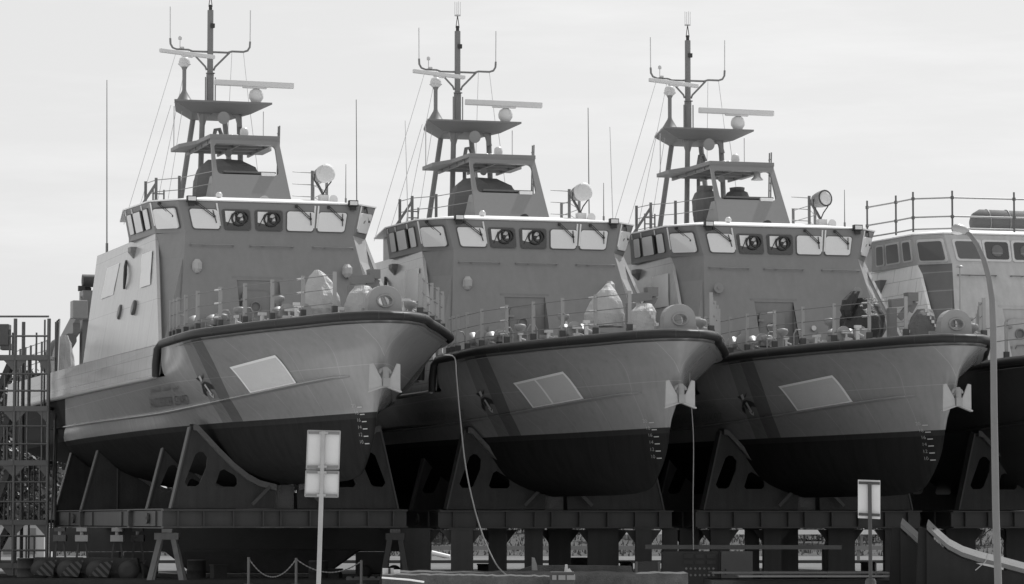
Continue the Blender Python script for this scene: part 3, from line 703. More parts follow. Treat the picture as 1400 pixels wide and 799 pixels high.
def build_deck_gear(root, name_chock='gear'):
    # fairlead block on the stem
    lp = [(.40, 6.16), (.38, 6.55)] + [(.38 * math.cos(R(a)), 6.50 + .33 * math.sin(R(a))) for a in range(10, 171, 16)] + [(-.38, 6.55), (-.40, 6.16)]
    hl = [(0.0 + .17 * math.cos(2 * math.pi * i / 18), 6.48 + .125 * math.sin(2 * math.pi * i / 18)) for i in range(18)]
    c = MB(); c.plate([lp, hl], lambda v, h: P(19.42, v, h), (-.30, 0, 0)); o = c.build('bow_fairlead', 'gear', root, bevel=.035)
    x = MB(); x.tube([P(19.43, .18 * math.cos(2 * math.pi * i / 20), 6.48 + .135 * math.sin(2 * math.pi * i / 20)) for i in range(21)], .025, 6, False); x.build('fairlead_lip', 'gear', o)
    # stanchions and lifelines on the starboard and port deck edges
    us = [10.75, 11.15, 11.6, 12.4, 13.4, 14.5, 15.45, 16.45, 17.55, 18.75]
    tops = {}
    for sg in (1, -1):
        row = []
        for u in us:
            v, h = interp(L9, u); v = max(v - .16, .2); stanchion(root, u, sg * v, h + .1); row.append((u, sg * v, h + .1))
        for k, f in enumerate((.93, .60, .26)):
            x = MB(); x.tube([P(u, v, h + .95 * f) for u, v, h in row], .010, 5); w = x.build('lifeline', 'wire', root)
            if sg > 0:
                for j in (5, 8):
                    a = P(row[j][0] - .25, row[j][1] + .08, row[j][2] + .95 * f); b = P(row[j][0] + .05, row[j][1], row[j][2] + .95 * f)
                    y = MB(); y.tube([a, b], .025, 6); y.build('turnbuckle', 'brass', w)
    # bitts, roller fairleads, small lockers
    for (u, v) in ((11.6, 2.7), (12.1, 2.35), (15.5, 1.5), (15.7, 1.15), (15.9, -1.3)):
        x = MB(); x.lathe([(.22, -.08), (.22, -.04), (.09, 0), (.085, .16), (.09, .3), (.22, .34), (.22, .38)], P(u, v, 6.36), (.85, .25, .1), 18); x.box(P(u - .12, v, 6.08), (.4, .34, .3)); x.build('mooring_roller', 'gear', root)
    for (u, v) in ((11.0, 2.9), (13.2, 2.3), (14.3, 2.0)):
        x = MB(); x.tube([P(u, v + .12, 5.9), P(u, v + .12, 6.5), P(u, v + .06, 6.6), P(u, v - .06, 6.6), P(u, v - .12, 6.5), P(u, v - .12, 5.9)], .02, 6); x.build('vent_loop', 'gear', root)
    for (u, v, w, hh) in ((14.55, 1.75, .34, .24), (12.6, 2.2, .3, .42), (16.2, .95, .3, .3), (17.8, -.75, .35, .3), (17.2, .2, .5, .22)):
        x = MB(); x.box(P(u, v, 5.98 + hh / 2), (.3, w, hh)); o = x.build('deck_locker', 'gear', root, bevel=.015)
        x = MB(); x.box(P(u, v, 5.98 + hh + .02), (.33, w + .03, .035)); x.build('lid', 'gear', o)
    for (u, v, h) in ((13.0, 2.35, 6.42), (12.9, 1.9, 6.6), (14.9, 1.4, 6.75), (18.4, -.85, 6.45)):
        x = MB(); x.lathe([(.04, 0), (.045, .12), (.12, .16), (.15, .24), (.13, .30), (0, .32)], P(u, v, h - .2), Z, 12); x.tube([P(u, v, 5.95), P(u, v, h - .18)], .04, 6); x.build('mushroom_vent', 'gear', root)
    rnd = random.Random(41)
    for k in range(30):
        u = rnd.uniform(10.9, 18.6); v = interp(L9, u)[0] - rnd.uniform(.25, 1.1); h = rnd.uniform(.18, .65)
        if rnd.random() < .5: v = max(v, .2)
        else: v = -max(v * .9, .3)
        x = MB(); x.tube([P(u, v, 5.95), P(u, v, 6.0 + h)], rnd.choice((.03, .05, .07)), 8); x.box(P(u, v, 6.0 + h), (.1, rnd.uniform(.1, .24), .07)); x.tube([P(u + .05, v, 6.0 + h * .7), P(u + .05, v - rnd.uniform(.1, .3), 6.0 + h * .6)], .02, 6)
        x.build('deck_fitting', rnd.choice(('gear', 'brass', 'darksteel', 'radar', 'gear')), root)
    for k, (u, v) in enumerate(((12.9, 2.35), (16.0, 1.2), (13.9, 1.6), (17.2, -1.0))):
        x = MB(); pts = [P(u + rnd.uniform(-.05, .05) + .25 * math.cos(a * .7), v + .25 * math.sin(a * .7), 6.02 + .012 * a) for a in range(22)]; x.tube(pts, .022, 6); x.build('coiled_hose', rnd.choice(('rope', 'radar', 'black')), root)
    for (u, v) in ((8.75, -.75), (8.8, 1.45), (8.85, -1.35)):
        x = MB(); x.box(P(u, v, 6.75), (.08, .22, .28)); x.tube([P(u, v, 6.6), P(u + .1, v, 6.1)], .02, 6); x.build('wall_box', 'gear', root)
    for (u, v, h) in ((8.62, -.55, 7.0), (8.7, -.62, 6.7)):
        x = MB(); x.lathe([(.03, 0), (.07, .05), (.07, .09)], P(u, v, h), (1, 0, 0), 10); x.build('wall_socket', 'brass', root)
    # anchor pocket with plates and anchor on the stem
    for sg in (1, -1):
        x = MB(); pts = [P(19.44, sg * .35, 5.07), P(19.44, sg * .27, 5.09), P(19.5, sg * .09, 4.73), P(19.5, sg * .08, 4.58), P(19.42, sg * .36, 4.47)]
        x.prism(pts, (-.05, 0, 0)); x.beam(P(19.42, sg * .12, 4.62), P(18.9, sg * .10, 4.62), .05, .12); x.build('anchor_plate', 'anchor', root, bevel=.008)
        x = MB(); x.beam(P(19.45, sg * .04, 4.57), P(19.40, sg * .37, 4.455), .12, .035); x.build('anchor_fluke', 'anchor', root)
    x = MB(); x.tube([P(19.45, 0, 4.98), P(19.5, 0, 4.86), P(19.5, 0, 4.6)], .07, 10); x.box(P(19.5, 0, 4.66), (.14, .15, .2)); x.build('anchor_shank', 'gear', root)
    x = MB(); x.tube([P(19.42, .12 * math.cos(R(a)), 4.86 + .10 * math.sin(R(a))) for a in range(0, 181, 20)], .045, 8); x.build('hawse_pipe', 'gear', root)
    # welding seams on stem
    # draft marks
    dm = MB()
    return

DRAFT = [(17.98, 4.16), (18.02, 3.995), (18.06, 3.83), (18.07, 3.665), (18.07, 3.50), (18.05, 3.335)]
def build_marks(root, text=True, m_text='letters'):
    for (n, (u, h)) in zip(('20', '18', '16', '14', '12', '10'), DRAFT):
        o = decal('draft_mark', 'pale_mark', [[(u - .04, h - .011), (u + .17, h - .011), (u + .17, h + .011), (u - .04, h + .011)]], root, sub=3)
        text_mesh(n, .16, lambda x, y, w, u=u, h=h: on_hull(u - .29 + x * 1.25, h + .004 + y * .72, .014), 'draft_number', 'pale_mark', o)
    if not text: return

# --- lettering on the hull (u,h): baseline and slant follow the flare
def word_mesh(txt, root, fn):
    return text_mesh(txt, 1.0, fn, 'lettering', 'letters', root)
def build_hull_marks(root):
    for txt, a, b in (('SAUDI', 0.0, .27), ('BORDER', .31, .635), ('GUARD', .68, 1.0)):
        def fn(x, y, w, a=a, b=b):
            f = lerp(a, b, x / w); t = y / .70; return on_hull(6.25 + 3.55 * f + .72 * t, 4.50 - .02 * f + .215 * t, .014)
        word_mesh(txt, root, fn)
    for txt, a, b in (('\uFEF1\uFEA9\uFEEE\uFECC\uFEB4\uFEDF\uFE8D', 0.0, .42), ('\uFEA9\uFEED\uFEAA\uFEA4\uFEDF\uFE8D', .48, .76), ('\uFEB1\uFEAE\uFEA3', .82, 1.0)):
        def fn(x, y, w, a=a, b=b):
            f = lerp(a, b, x / w); t = y / .70; return on_hull(7.60 + 2.85 * f + .40 * t, 4.84 - .01 * f + .135 * t, .014)
        word_mesh(txt, root, fn)

# hull emblem and masked rectangle, all draped on the starboard skin
EA, EB, EC = Vector((12.0, 4.94)), Vector((.0036, .0005)), Vector((-.0038, -.0023))
def emblem(root):
    def pt(a, b): q = EA + EB * (a - 745) + EC * (b - 250); return (q.x, q.y)
    def pl(*c): return [pt(a, b) for a, b in c]
    e = decal('emblem', 'letters', [pl((712, 304), (748, 300), (776, 250), (722, 258)), pl((708, 350), (760, 396), (752, 330), (722, 292)), pl((752, 300), (776, 352), (798, 344), (770, 292)),
        pl((768, 250), (796, 300), (848, 340), (846, 286)), pl((842, 330), (922, 366), (886, 312), (836, 282)), pl((808, 304), (836, 350), (860, 342), (830, 300)),
        pl((634, 186), (686, 222), (708, 226), (668, 180)), pl((732, 206), (744, 228), (760, 210), (758, 168))], root, .016, 3)
    decal('anchor_mark', 'pale_mark', [pl((765, 282), (848, 402), (866, 390), (784, 274)), pl((812, 372), (848, 420), (856, 408), (824, 374)), pl((866, 430), (888, 442), (888, 400), (872, 408)), pl((848, 420), (888, 442), (874, 424), (856, 406)),
        pl((682, 180), (722, 240), (742, 226), (708, 170))], e, .020, 3)
PATCH = [(13.57, 4.62), (15.79, 4.77), (15.66, 5.44), (13.61, 5.24)]
def hull_patch(root, name, m, border=.07, split=False, label=None):
    o = decal(name, 'patch_edge', [PATCH], root, .018, 10)
    c = [Vector(p) for p in PATCH]
    def q(s, t): return tuple(lerp(lerp(c[0], c[1], s), lerp(c[3], c[2], s), t))
    rects = [(.035, .965)] if not split else [(.035, .40), (.435, .965)]
    for a, b in rects: decal('sheet', m, [[q(a, border), q(b, border), q(b, 1 - border), q(a, 1 - border)]], o, .024, 10)
    if label: o['label'] = label
    return o
def wall_patch(root, u0, u1, h0, h1, shear=0.0):
    A_, B_, C_, D_ = P(9.45, 3.20, 5.975), P(6.72, 2.79, 8.97), P(-1.06, 3.335, 5.975), P(-2.17, 2.77, 9.08)
    tr = BVHTree.FromPolygons([A_, B_, P(3.6, 2.80, 9.03), D_, C_], [(0, 1, 2, 3, 4)])
    def W(u, h):
        q, n_, _, _ = tr.ray_cast(P(u, 8, h), Vector((0, 1, 0))); return (q if q else P(u, 2.79 + (8.97 - h) * .1845, h)) - Vector((0, .016, 0))
    mb = MB(); rnd = random.Random(3); rows = []
    for i in range(7):
        h = lerp(h0, h1, i / 6); rows.append([W(lerp(u0, u1, j / 6) + shear * i / 6, h) - Vector((0, rnd.uniform(0, .02), 0)) for j in range(7)])
    mb.grid(rows); o = mb.build('masked_panel', 'paper', root, fix=False); return o

def crane_arm(root):
    x = MB(); x.beam(P(14.0, -.60, 6.0), P(14.0, -.60, 7.2), .2, .2); x.beam(P(14.0, -.55, 7.32), P(14.0, -1.12, 7.38), .22, .2)
    x.hexa([P(14.1, -1.02, 7.38), P(14.1, -1.28, 7.38), P(13.8, -1.28, 7.38), P(13.8, -1.02, 7.38), P(14.1, -1.0, 7.6), P(14.1, -1.28, 7.6), P(13.8, -1.28, 7.6), P(13.8, -1.0, 7.6)])
    x.beam(P(14.0, -1.1, 7.3), P(14.0, -.8, 6.95), .10, .16); x.beam(P(14.0, -1.24, 7.36), P(14.0, -1.1, 7.12), .06, .12)
    x.build('gun_barrel_mount', 'mast', root)

def gun_cover(root, m, kind, label):
    if kind == 'pale':
        rg = [ringp(15, .36, 6.28, .42, .42, 12), ringp(15, .38, 6.55, .52, .50, 12, .1, .06, 1), ringp(15, .38, 6.85, .45, .43, 12, .15, .06, 2), ringp(15, .42, 7.12, .34, .30, 12, .2, .08, 3), ringp(15, .46, 7.34, .22, .2, 12, .2, .1, 4), ringp(15, .50, 7.47, .10, .07, 12)]
    elif kind == 'dark':
        rg = [ringp(15, .60, 6.36, .46, .50, 12), ringp(15, .60, 6.6, .56, .60, 12, .1, .10, 5), ringp(15, .58, 6.9, .50, .54, 12, .1, .10, 6), ringp(15, .54, 7.15, .36, .42, 12, .1, .10, 7), ringp(15, .50, 7.36, .18, .26, 12)]
    else:
        rg = [ringp(15, .40, 6.55, .46, .50, 12), ringp(15, .40, 6.85, .46, .48, 12, .1, .05, 8), ringp(15, .36, 7.15, .34, .36, 12, .1, .05, 9), ringp(15, .33, 7.42, .18, .2, 12, .1, .05, 10), ringp(15, .31, 7.6, .05, .06, 12)]
    o = cloth('deck_gun_cover', m, root, rg, .035, 11 if kind == 'pale' else 12); o['label'] = label
    if kind == 'dark':
        q = cloth('muzzle_cover', m, o, [ringp(15.1, .98, 6.85, .18, .14, 8), ringp(15.1, 1.04, 7.05, .22, .18, 8), ringp(15.1, .95, 7.3, .2, .2, 8), ringp(15.1, .80, 7.52, .12, .12, 8)], .03, 4)
    b = MB(); b.lathe([(.34, 0), (.34, .35), (.2, .4)], P(15, .4, 6.0), Z, 14); b.build('gun_pedestal', 'gear', root)
    return o
def winch_cover(root, m, label, dv=0.0):
    rg = [ringp(15.6, -.36 + dv, 6.25, .4, .34, 10), ringp(15.6, -.38 + dv, 6.6, .42, .36, 10, .1, .08, 21), ringp(15.6, -.42 + dv, 6.9, .34, .30, 10, .1, .1, 22), ringp(15.6, -.46 + dv, 7.08, .15, .2, 10)]
    o = cloth('winch_cover', m, root, rg, .04, 31); o['label'] = label
    c = MB(); pts = [P(16.0, -.32 + dv - .06 * i, 7.02 - .09 * i) for i in range(9)]
    for i, p in enumerate(pts):
        c.box(p, (.05, .07 if i % 2 else .035, .07))
    c.build('anchor_chain', 'brass', root)
def seat_canvas(root):
    rg = [[(4.9, .2, 9.9), (4.9, -.5, 9.9), (3.4, -.55, 9.9), (2.9, .2, 9.9), (2.9, 1.05, 9.9), (3.8, 1.15, 9.9)],
          [(4.75, .3, 10.7), (4.75, -.5, 10.7), (3.4, -.55, 10.7), (2.9, .2, 10.7), (2.9, 1.05, 10.75), (3.8, 1.1, 10.75)],
          [(4.3, .3, 11.05), (4.3, -.35, 11.03), (3.4, -.4, 11.05), (3.0, .2, 11.05), (3.0, .98, 11.05), (3.8, 1.02, 11.05)],
          [(4.0, .55, 11.27), (4.0, -.05, 11.25), (3.4, -.1, 11.25), (3.1, .2, 11.25), (3.1, .75, 11.25), (3.7, .80, 11.26)]]
    o = cloth('seat_cover', 'canvas', root, rg, .03, 5); o['label'] = 'grey canvas stretched over the open bridge seats'
def wrapped_seat(root, u, v, h0, h1, r):
    rg = [ringp(u, v, h0, r * .6, r * .6, 12), ringp(u, v, lerp(h0, h1, .3), r * .9, r * .9, 12, 0, .05, 1), ringp(u, v, lerp(h0, h1, .7), r, r, 12, 0, .05, 2), ringp(u, v, lerp(h0, h1, .85), r * .8, r * .8, 12), ringp(u, v, lerp(h0, h1, .9), r * .55, r * .55, 12), ringp(u, v, h1, r * .6, r * .6, 12)]
    o = cloth('wrapped_seat', 'canvas', root, rg, .02, 6); o['label'] = 'seat bundled in tied grey canvas'
def lamp_cover(root, c, ax, s):
    x = MB(); x.lathe([(.243, .05), (.246, .23), (.16, .25), (0, .255)], c, ax, 20); o = x.build('searchlight_cover', 'patch', s); o['label'] = 'pale cover tied over the searchlight face'
def open_lamp(root, c, ax, s):
    x = MB(); x.lathe([(.19, .10), (.19, .12), (.1, .13)], c + ax * .11, ax, 20); x.build('lamp_glass', 'radar', s)
    x = MB(); x.lathe([(.236, .21), (.236, .225), (.20, .225), (.2, .2)], c, ax, 20); x.build('lamp_rim', 'darksteel', s)
def horn(root, u, v, h, wrapped):
    if wrapped:
        o = cloth('wrapped_horn', 'tarp', root, [ringp(u, v, h - .18, .06, .06, 8), ringp(u, v, h - .08, .12, .13, 8, 0, .1, 2), ringp(u, v, h + .08, .13, .13, 8, 0, .1, 3), ringp(u, v, h + .17, .05, .06, 8)], .015, 3); o['label'] = 'wall horn wrapped in pale sheet'
    else:
        x = MB(); x.lathe([(.05, -.1), (.08, 0), (.14, .1), (.14, .12)], P(u, v, h), (1, .1, 0), 16); x.lathe([(.05, .13), (.05, .14)], P(u, v, h), (1, .1, 0), 10); x.beam(P(u, v, h - .3), P(u, v, h - .05), .05, .05, Vector((1, 0, 0))); x.build('wall_horn', 'gear', root)
def white_whip(root, a, b, r=.014):
    x = MB(); x.tube([P(*a), P(*b)], [r, r * .6], 5); x.build('whip_aerial', 'antenna', root)
def stern_gear(root):
    x = MB(); x.beam(P(-10.4, 1.6, 5.3), P(-10.4, 1.6, 8.5), .5, .5, Vector((1, 0, 0))); x.box(P(-10.4, 1.6, 8.2), (.7, .5, .9)); x.build('crane_post', 'mast', root)
    x = MB(); x.box(P(-9.6, 2.05, 8.02), (.5, .46, .55)); o = x.build('crane_control_box', 'gear', root, bevel=.03); o['label'] = 'pale control box on the stern crane'
    x = MB(); x.lathe([(.2, -.25), (.2, .25)], P(-10.8, 1.5, 9.0), (0, 1, 0), 14)
    for k in range(5): x.box(P(-10.8 + random.uniform(-.2, .3), 1.5 + random.uniform(-.3, .4), 8.85 + random.uniform(-.15, .3)), (.16, .2, .16))
    x.build('crane_winch', 'darksteel', root)
    x = MB(); x.beam(P(-10.2, 1.7, 8.3), P(-13.4, 2.0, 6.9), .34, .34); x.beam(P(-10.0, 2.05, 7.5), P(-13.8, 2.2, 6.55), .22, .3); x.build('crane_jib', 'mast', root)
    x = MB(); x.tube([P(-9.6, 2.3, 7.1), P(-11.0, 2.4, 6.9), P(-12.8, 2.4, 6.5), P(-13.8, 2.2, 6.3)], [.2, .34, .34, .2], 12); o = x.build('boat_tube', 'canvas', root); o['label'] = 'grey covered inflatable boat tube at the stern'
    cloth('stern_cover', 'tarp', root, [ringp(-8.6, 2.7, 5.9, .5, .35, 10), ringp(-8.6, 2.7, 6.4, .5, .34, 10, 0, .05, 1), ringp(-8.4, 2.7, 6.9, .35, .25, 10, 0, .05, 2), ringp(-8.2, 2.7, 7.15, .1, .1, 10)], .03, 2)
    for k in range(7):
        u = -8.0 - k * 1.1; v = 3.25
        s = MB(); s.beam(P(u, v, 5.95), P(u, v, 7.0), .06, .05, Vector((1, 0, 0))); s.build('stern_stanchion', 'mast', root)
    for h in (6.4, 6.7, 6.98):
        s = MB(); s.tube([P(-7.8, 3.25, h), P(-14.8, 3.2, h)], .012, 5); s.build('stern_rail_wire', 'wire', root)

# ------------------------------------------------------------------ the boats
BOATS = [(-8.468, 91.676, 16.897, 0.0), (-1.562, 93.689, 16.14, -0.292), (5.134, 95.463, 15.683, -0.302), (12.03, 97.15, 15.3, -0.38)]
def place(root, i):
    x, y, th, dz = BOATS[i]; root.location = (x, y, 2.5 + dz); root.rotation_euler = (0, 0, R(th - 90))
proto = empty('patrol_boat')
build_hull(proto)
quads, bo = build_house(proto)
build_windows(proto, quads, bo)
build_fittings(proto)
lc, lax, ls = build_flybridge(proto)
build_mast(proto)
build_deck_gear(proto)
build_marks(proto)
build_hull_marks(proto)
emblem(proto)
crane_arm(proto)
boats = [proto, copy_tree(proto), copy_tree(proto)]
for i, b in enumerate(boats): place(b, i)
GB = 'patrol boats hauled out in a row'
tag(boats[0], 'nearest grey patrol boat, leftmost of the row, with a plain pale sheet masking its hull', 'boat', GB)
tag(boats[1], 'second grey patrol boat from the left, with a two-part framed sheet on its hull', 'boat', GB)
tag(boats[2], 'grey patrol boat with a dark tarpaulin over its deck gun', 'boat', GB)
def child(root, name):
    for q in bpy.data.objects:
        if q.parent == root and q.name.split('.')[0] == name: return q
b1, b2, b3 = boats
hull_patch(b1, 'masking_sheet', 'patch', label='pale sheet taped over the hull side'); hull_patch(b2, 'masking_sheet', 'film', split=True, label='two-part pale framed film on the hull side'); hull_patch(b3, 'masking_sheet', 'film', label='thin grey film taped on the hull side')
for b in (b1, b2, b3): wall_patch(b, 5.85, 7.2, 7.62, 8.53, -.42)
wall_patch(b1, .06, 2.0, 7.7, 8.56, .12)
for b in (b1, b2): lamp_cover(b, lc, lax, child(b, 'searchlight')); seat_canvas(b)
open_lamp(b3, lc, lax, child(b3, 'searchlight'))
gun_cover(b1, 'tarp', 'pale', 'crumpled pale tarpaulin over the deck gun'); gun_cover(b2, 'tarp', 'tent', 'pale tent-like tarpaulin over the deck gun'); gun_cover(b3, 'darktarp', 'dark', 'dark tarpaulin over the deck gun')
winch_cover(b1, 'tarp', 'white sheet over the anchor winch'); winch_cover(b2, 'tarp', 'white crumpled sheet over the anchor winch', .02); winch_cover(b3, 'canvas', 'grey sheet over the anchor winch', -.35)
wrapped_seat(b3, 3.6, .72, 9.9, 11.25, .38); wrapped_seat(b3, 3.4, -.30, 10.3, 11.25, .36)
horn(b1, 8.2, 1.99, 8.05, True); horn(b2, 8.2, 1.95, 8.05, True); horn(b3, 8.2, 1.99, 8.05, False)
for b, w in ((b1, True), (b2, True), (b3, False)): horn(b, 8.32, -1.90, 8.0, w)
x = MB(); x.lathe([(.02, .3), (.05, .28), (.09, .2), (.10, .1), (.17, .02), (.17, 0)], P(4.5, -.5, 11.36), Z, 14); x.build('ship_bell', 'brass', b3)
x = MB(); x.tube([P(19.0, -.28, 6.2), P(19.0, -.28, 7.85)], .018, 6); x.lathe([(.09, 0), (.07, .04), (0, .05)], P(19.0, -.28, 7.85), Z, 12); x.build('jackstaff', 'rail', b3)
white_whip(b2, (4.5, 2.6, 9.85), (4.5, 2.69, 12.7)); white_whip(b2, (6.5, -2.57, 9.85), (6.5, -2.49, 12.47))
stern_gear(b1)
# roof window hood lamp on each boat
for b in boats:
    x = MB(); x.plate([[(.12, 0), (.12, .14)] + [(.12 * math.cos(R(a)), .14 + .12 * math.sin(R(a))) for a in range(20, 161, 20)] + [(-.12, .14), (-.12, 0)]], lambda v, h: P(6.1, v - .22, 9.84 + h), (-.12, 0, 0))
    x.build('roof_lamp_cover', 'tarp' if b is b1 else 'black', b)

# the boat under repair on the far right
b4 = empty('patrol_boat'); place(b4, 3)
build_hull(b4, hullmat='hull_shade')
q4, bo4 = build_house(b4, side='primer', front='primer_mid', beltm='primer_mid', facet='primer_dark', port_facet='primer_dark', bul='primer')
build_windows(b4, q4, bo4, 'repair')
for sg in (1,):
    x = MB(); x.hexa([P(4.15, sg * 2.86, 8.25), P(4.25, sg * 2.86, 8.25), P(4.25, sg * 2.90, 8.25), P(4.15, sg * 2.90, 8.25), P(3.9, sg * 2.83, 8.7), P(4.6, sg * 2.83, 8.7), P(4.6, sg * 3.05, 8.7), P(3.9, sg * 3.05, 8.7)]); x.build('navigation_light_box', 'mid', b4)
for v0, v1 in ((2.1, 1.0), (0.55, -0.55)):
    x = MB(); x.tube([P(7.96, v0, 8.62), P(7.96, v1, 8.62)], .014, 6)
    for v in (v0, lerp(v0, v1, .3), v1): x.beam(P(7.96, v, 8.62), P(7.84, v, 8.62), .03, .03)
    x.build('grab_rail', 'primer_dark', b4)
for i, (s0, s1) in enumerate(WIN_FRONT):
    if i in (1, 2):
        qd = q4[2]; n = (qd[1] - qd[0]).cross(qd[3] - qd[0]).normalized()
        x = MB(); x.lathe([(.17, 0), (.17, .01), (.13, .02), (.02, .02)], bil(qd, lerp(s0, s1, .5), .46) + n * .036, n, 20); x.build('clear_view_disc', 'primer_dark', bo4)
us4 = [10.75, 12.0, 13.2]
for u in us4: v, h = interp(L9, u); stanchion(b4, u, v - .16, h + .1)
for f in (.9, .5):
    x = MB(); x.tube([P(u, interp(L9, u)[0] - .16, interp(L9, u)[1] + .1 + .95 * f) for u in us4] + [P(16, 2.6, 6.1 + .95 * f)], .016, 5); x.build('lifeline', 'rail', b4)
tag(b4, 'patrol boat under repair at the right edge, patched with pale primer, no mast', 'boat', GB)
# scaffold rail round its roof and the wrapped raft
sc = empty('roof_scaffold', b4.location, b4.rotation_euler[2])
pts = [(4.4, 3.35), (6.1, 2.62), (7.0, 2.30), (7.3, 1.05), (7.35, -.9), (7.3, -2.3)]
tops = [10.75, 10.98, 11.10, 11.16, 11.16, 11.1]
pts = [(4.3, 3.3), (5.9, 3.08), (6.95, 3.0), (7.55, 2.1), (7.6, .3), (7.6, -1.5)]
for (u, v), t in zip(pts, tops):
    x = MB(); x.tube([P(u, v, 9.85), P(u, v, 10.95)], .028, 8); x.tube([P(u, v, 10.72), P(u, v, 10.80)], .05, 8); x.tube([P(u, v, 10.2), P(u, v, 10.28)], .05, 8); x.build('scaffold_upright', 'scaf', sc)
for h in (9.92, 10.25, 10.76):
    for a, b in zip(pts[:-1], pts[1:]):
        x = MB(); x.tube([P(a[0], a[1], h), P(b[0], b[1], h)], .024, 7); x.build('scaffold_rail', 'galv', sc)
tag(sc, 'tubular scaffold railing around the roof of the boat under repair', 'scaffold')
rf = empty('life_raft', b4.location, b4.rotation_euler[2])
x = MB(); x.tube([P(5.2, .55, 10.32), P(5.2, .48, 10.32), P(5.2, .30, 10.32), P(5.2, -1.3, 10.30), P(5.2, -1.5, 10.30), P(5.2, -1.58, 10.3)], [.12, .27, .38, .38, .28, .15], 16); x.build('canister', 'canvas', rf)
for v in (.1, -.5, -1.1):
    x = MB(); x.tube([P(5.2 + .39 * math.cos(a * math.pi / 12), v, 10.31 + .39 * math.sin(a * math.pi / 12)) for a in range(25)], .014, 5, False); x.build('lashing', 'rail', rf)
x = MB(); x.box(P(5.2, -.5, 9.88), (.7, 1.7, .08)); x.build('raft_cradle', 'mast', rf)
tag(rf, 'cylindrical bundle wrapped in grey canvas on the roof under repair', 'life raft')

# ------------------------------------------------------------------ cradles under the boats
def boat_cradle():
    root = empty('boat_cradle')
    def pl(u, sv, dh, holes=True, name='support_plate'):
        for sg in (1, -1):
            out = [(2.42, 3.92), (2.88, 1.90), (.30, 1.90), (.28, 2.44), (.70, 2.54), (1.0, 2.70), (1.35, 2.98), (1.72, 3.34), (2.0, 3.62), (2.30, 3.93)]
            h1 = [(2.57, 2.55), (2.30, 3.24), (2.20, 3.31), (2.10, 3.29), (2.0, 3.17), (2.02, 2.92), (2.20, 2.50), (2.28, 2.45), (2.5, 2.45)]
            h2 = [(1.79, 2.5), (1.68, 2.83), (1.58, 2.88), (1.30, 2.72), (1.24, 2.62), (1.24, 2.5), (1.30, 2.44), (1.74, 2.44)]
            f = lambda v, h: P(u, sg * v * sv, 1.9 + (h - 1.9) * dh)
            x = MB(); x.plate([out, h1, h2] if holes else [out], f, (-.05, 0, 0)); o = x.build(name, 'plate', root)
            fl = MB(); a, b = f(2.43, 3.92), f(2.90, 1.90); fl.beam(a - Vector((.13, 0, 0)), b - Vector((.13, 0, 0)), .32, .04, Vector((0, -sg, .2))); fl.beam(f(1.95, 1.92), f(1.95, 3.5), .03, .10, Vector((1, 0, 0))) if not holes else None
            fl.build('plate_flange', 'steel', o)
            tm = MB(); crv = [(2.40, 3.97), (2.28, 3.95), (2.0, 3.66), (1.72, 3.37), (1.35, 3.01), (1.0, 2.74), (.70, 2.58), (.28, 2.48)]
            rows = []
            for i, (v, h) in enumerate(crv):
                c = f(v, h); rows.append([c + Vector((.20, 0, 0.02)), c + Vector((-.30, 0, 0.02)), c + Vector((-.30, 0, -.13)), c + Vector((.20, 0, -.13)), c + Vector((.20, 0, 0.02))])
            tm.grid(rows, False); tm.build('timber_pad', 'timber', o)
    pl(9.7, 1.0, 1.0); pl(5.0, .90, .82); pl(-2.6, 1.06, .90, False); pl(-7.2, 1.06, .92, False)
    for u in (9.7, 5.0, -2.6, -7.2):
        x = MB(); L = 3.12
        x.box(P(u - .03, 0, 1.655), (.04, 2 * L, .39)); x.box(P(u - .03, 0, 1.86), (.34, 2 * L, .035)); x.box(P(u - .03, 0, 1.44), (.34, 2 * L, .035))
        for v in (-2.75, -2.1, -1.35, -.6, .15, .6, 1.35, 2.1, 2.75): x.box(P(u + .06, v, 1.65), (.12, .03, .37))
        g = x.build('cross_girder', 'steel', root)
    for sg in (1, -1):
        x = MB(); x.box(P(0.2, sg * 2.98, 1.655), (18.2, .05, .39)); x.box(P(.2, sg * 2.90, 1.885), (18.4, .30, .03)); x.box(P(.2, sg * 2.90, 1.42), (18.4, .30, .03))
        for u in (8.2, 3.4, -1.2, -5.2): x.box(P(u, sg * 3.02, 1.65), (.35, .06, .37))
        o = x.build('side_girder', 'steel', root)
        for u in (7.3, -4.2):
            y = MB(); y.plate([[(.14 * math.cos(a * math.pi / 8), .14 * math.sin(a * math.pi / 8)) for a in range(16)], [(.05 * math.cos(a * math.pi / 6), .05 * math.sin(a * math.pi / 6)) for a in range(12)]], lambda a, b: P(u + a, sg * 3.03, 1.66 + b), (0, -sg * .05, 0)); y.build('lifting_lug', 'steel', o)
    x = MB(); x.box(P(1.0, 0, 2.19), (17, .5, .60)); x.build('keel_block', 'timber', root)
    for u in (9.9,):
        for v in (.9, -.9):
            x = MB(); x.beam(P(u, v, 2.0), P(u, v * .5, 2.45), .03, .08); x.build('brace', 'steel', root)
    return root
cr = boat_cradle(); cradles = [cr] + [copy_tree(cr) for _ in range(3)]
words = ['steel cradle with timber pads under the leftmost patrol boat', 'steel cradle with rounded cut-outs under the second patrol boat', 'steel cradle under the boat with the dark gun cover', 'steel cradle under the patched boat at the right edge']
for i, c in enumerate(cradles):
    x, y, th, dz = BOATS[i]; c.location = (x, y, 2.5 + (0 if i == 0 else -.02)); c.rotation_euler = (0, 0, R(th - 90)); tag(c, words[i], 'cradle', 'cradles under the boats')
for i, c in enumerate(cradles):   # shallower timber line where the boat sits lower
    if BOATS[i][3] < -.1: c.scale = (1, 1, 1)

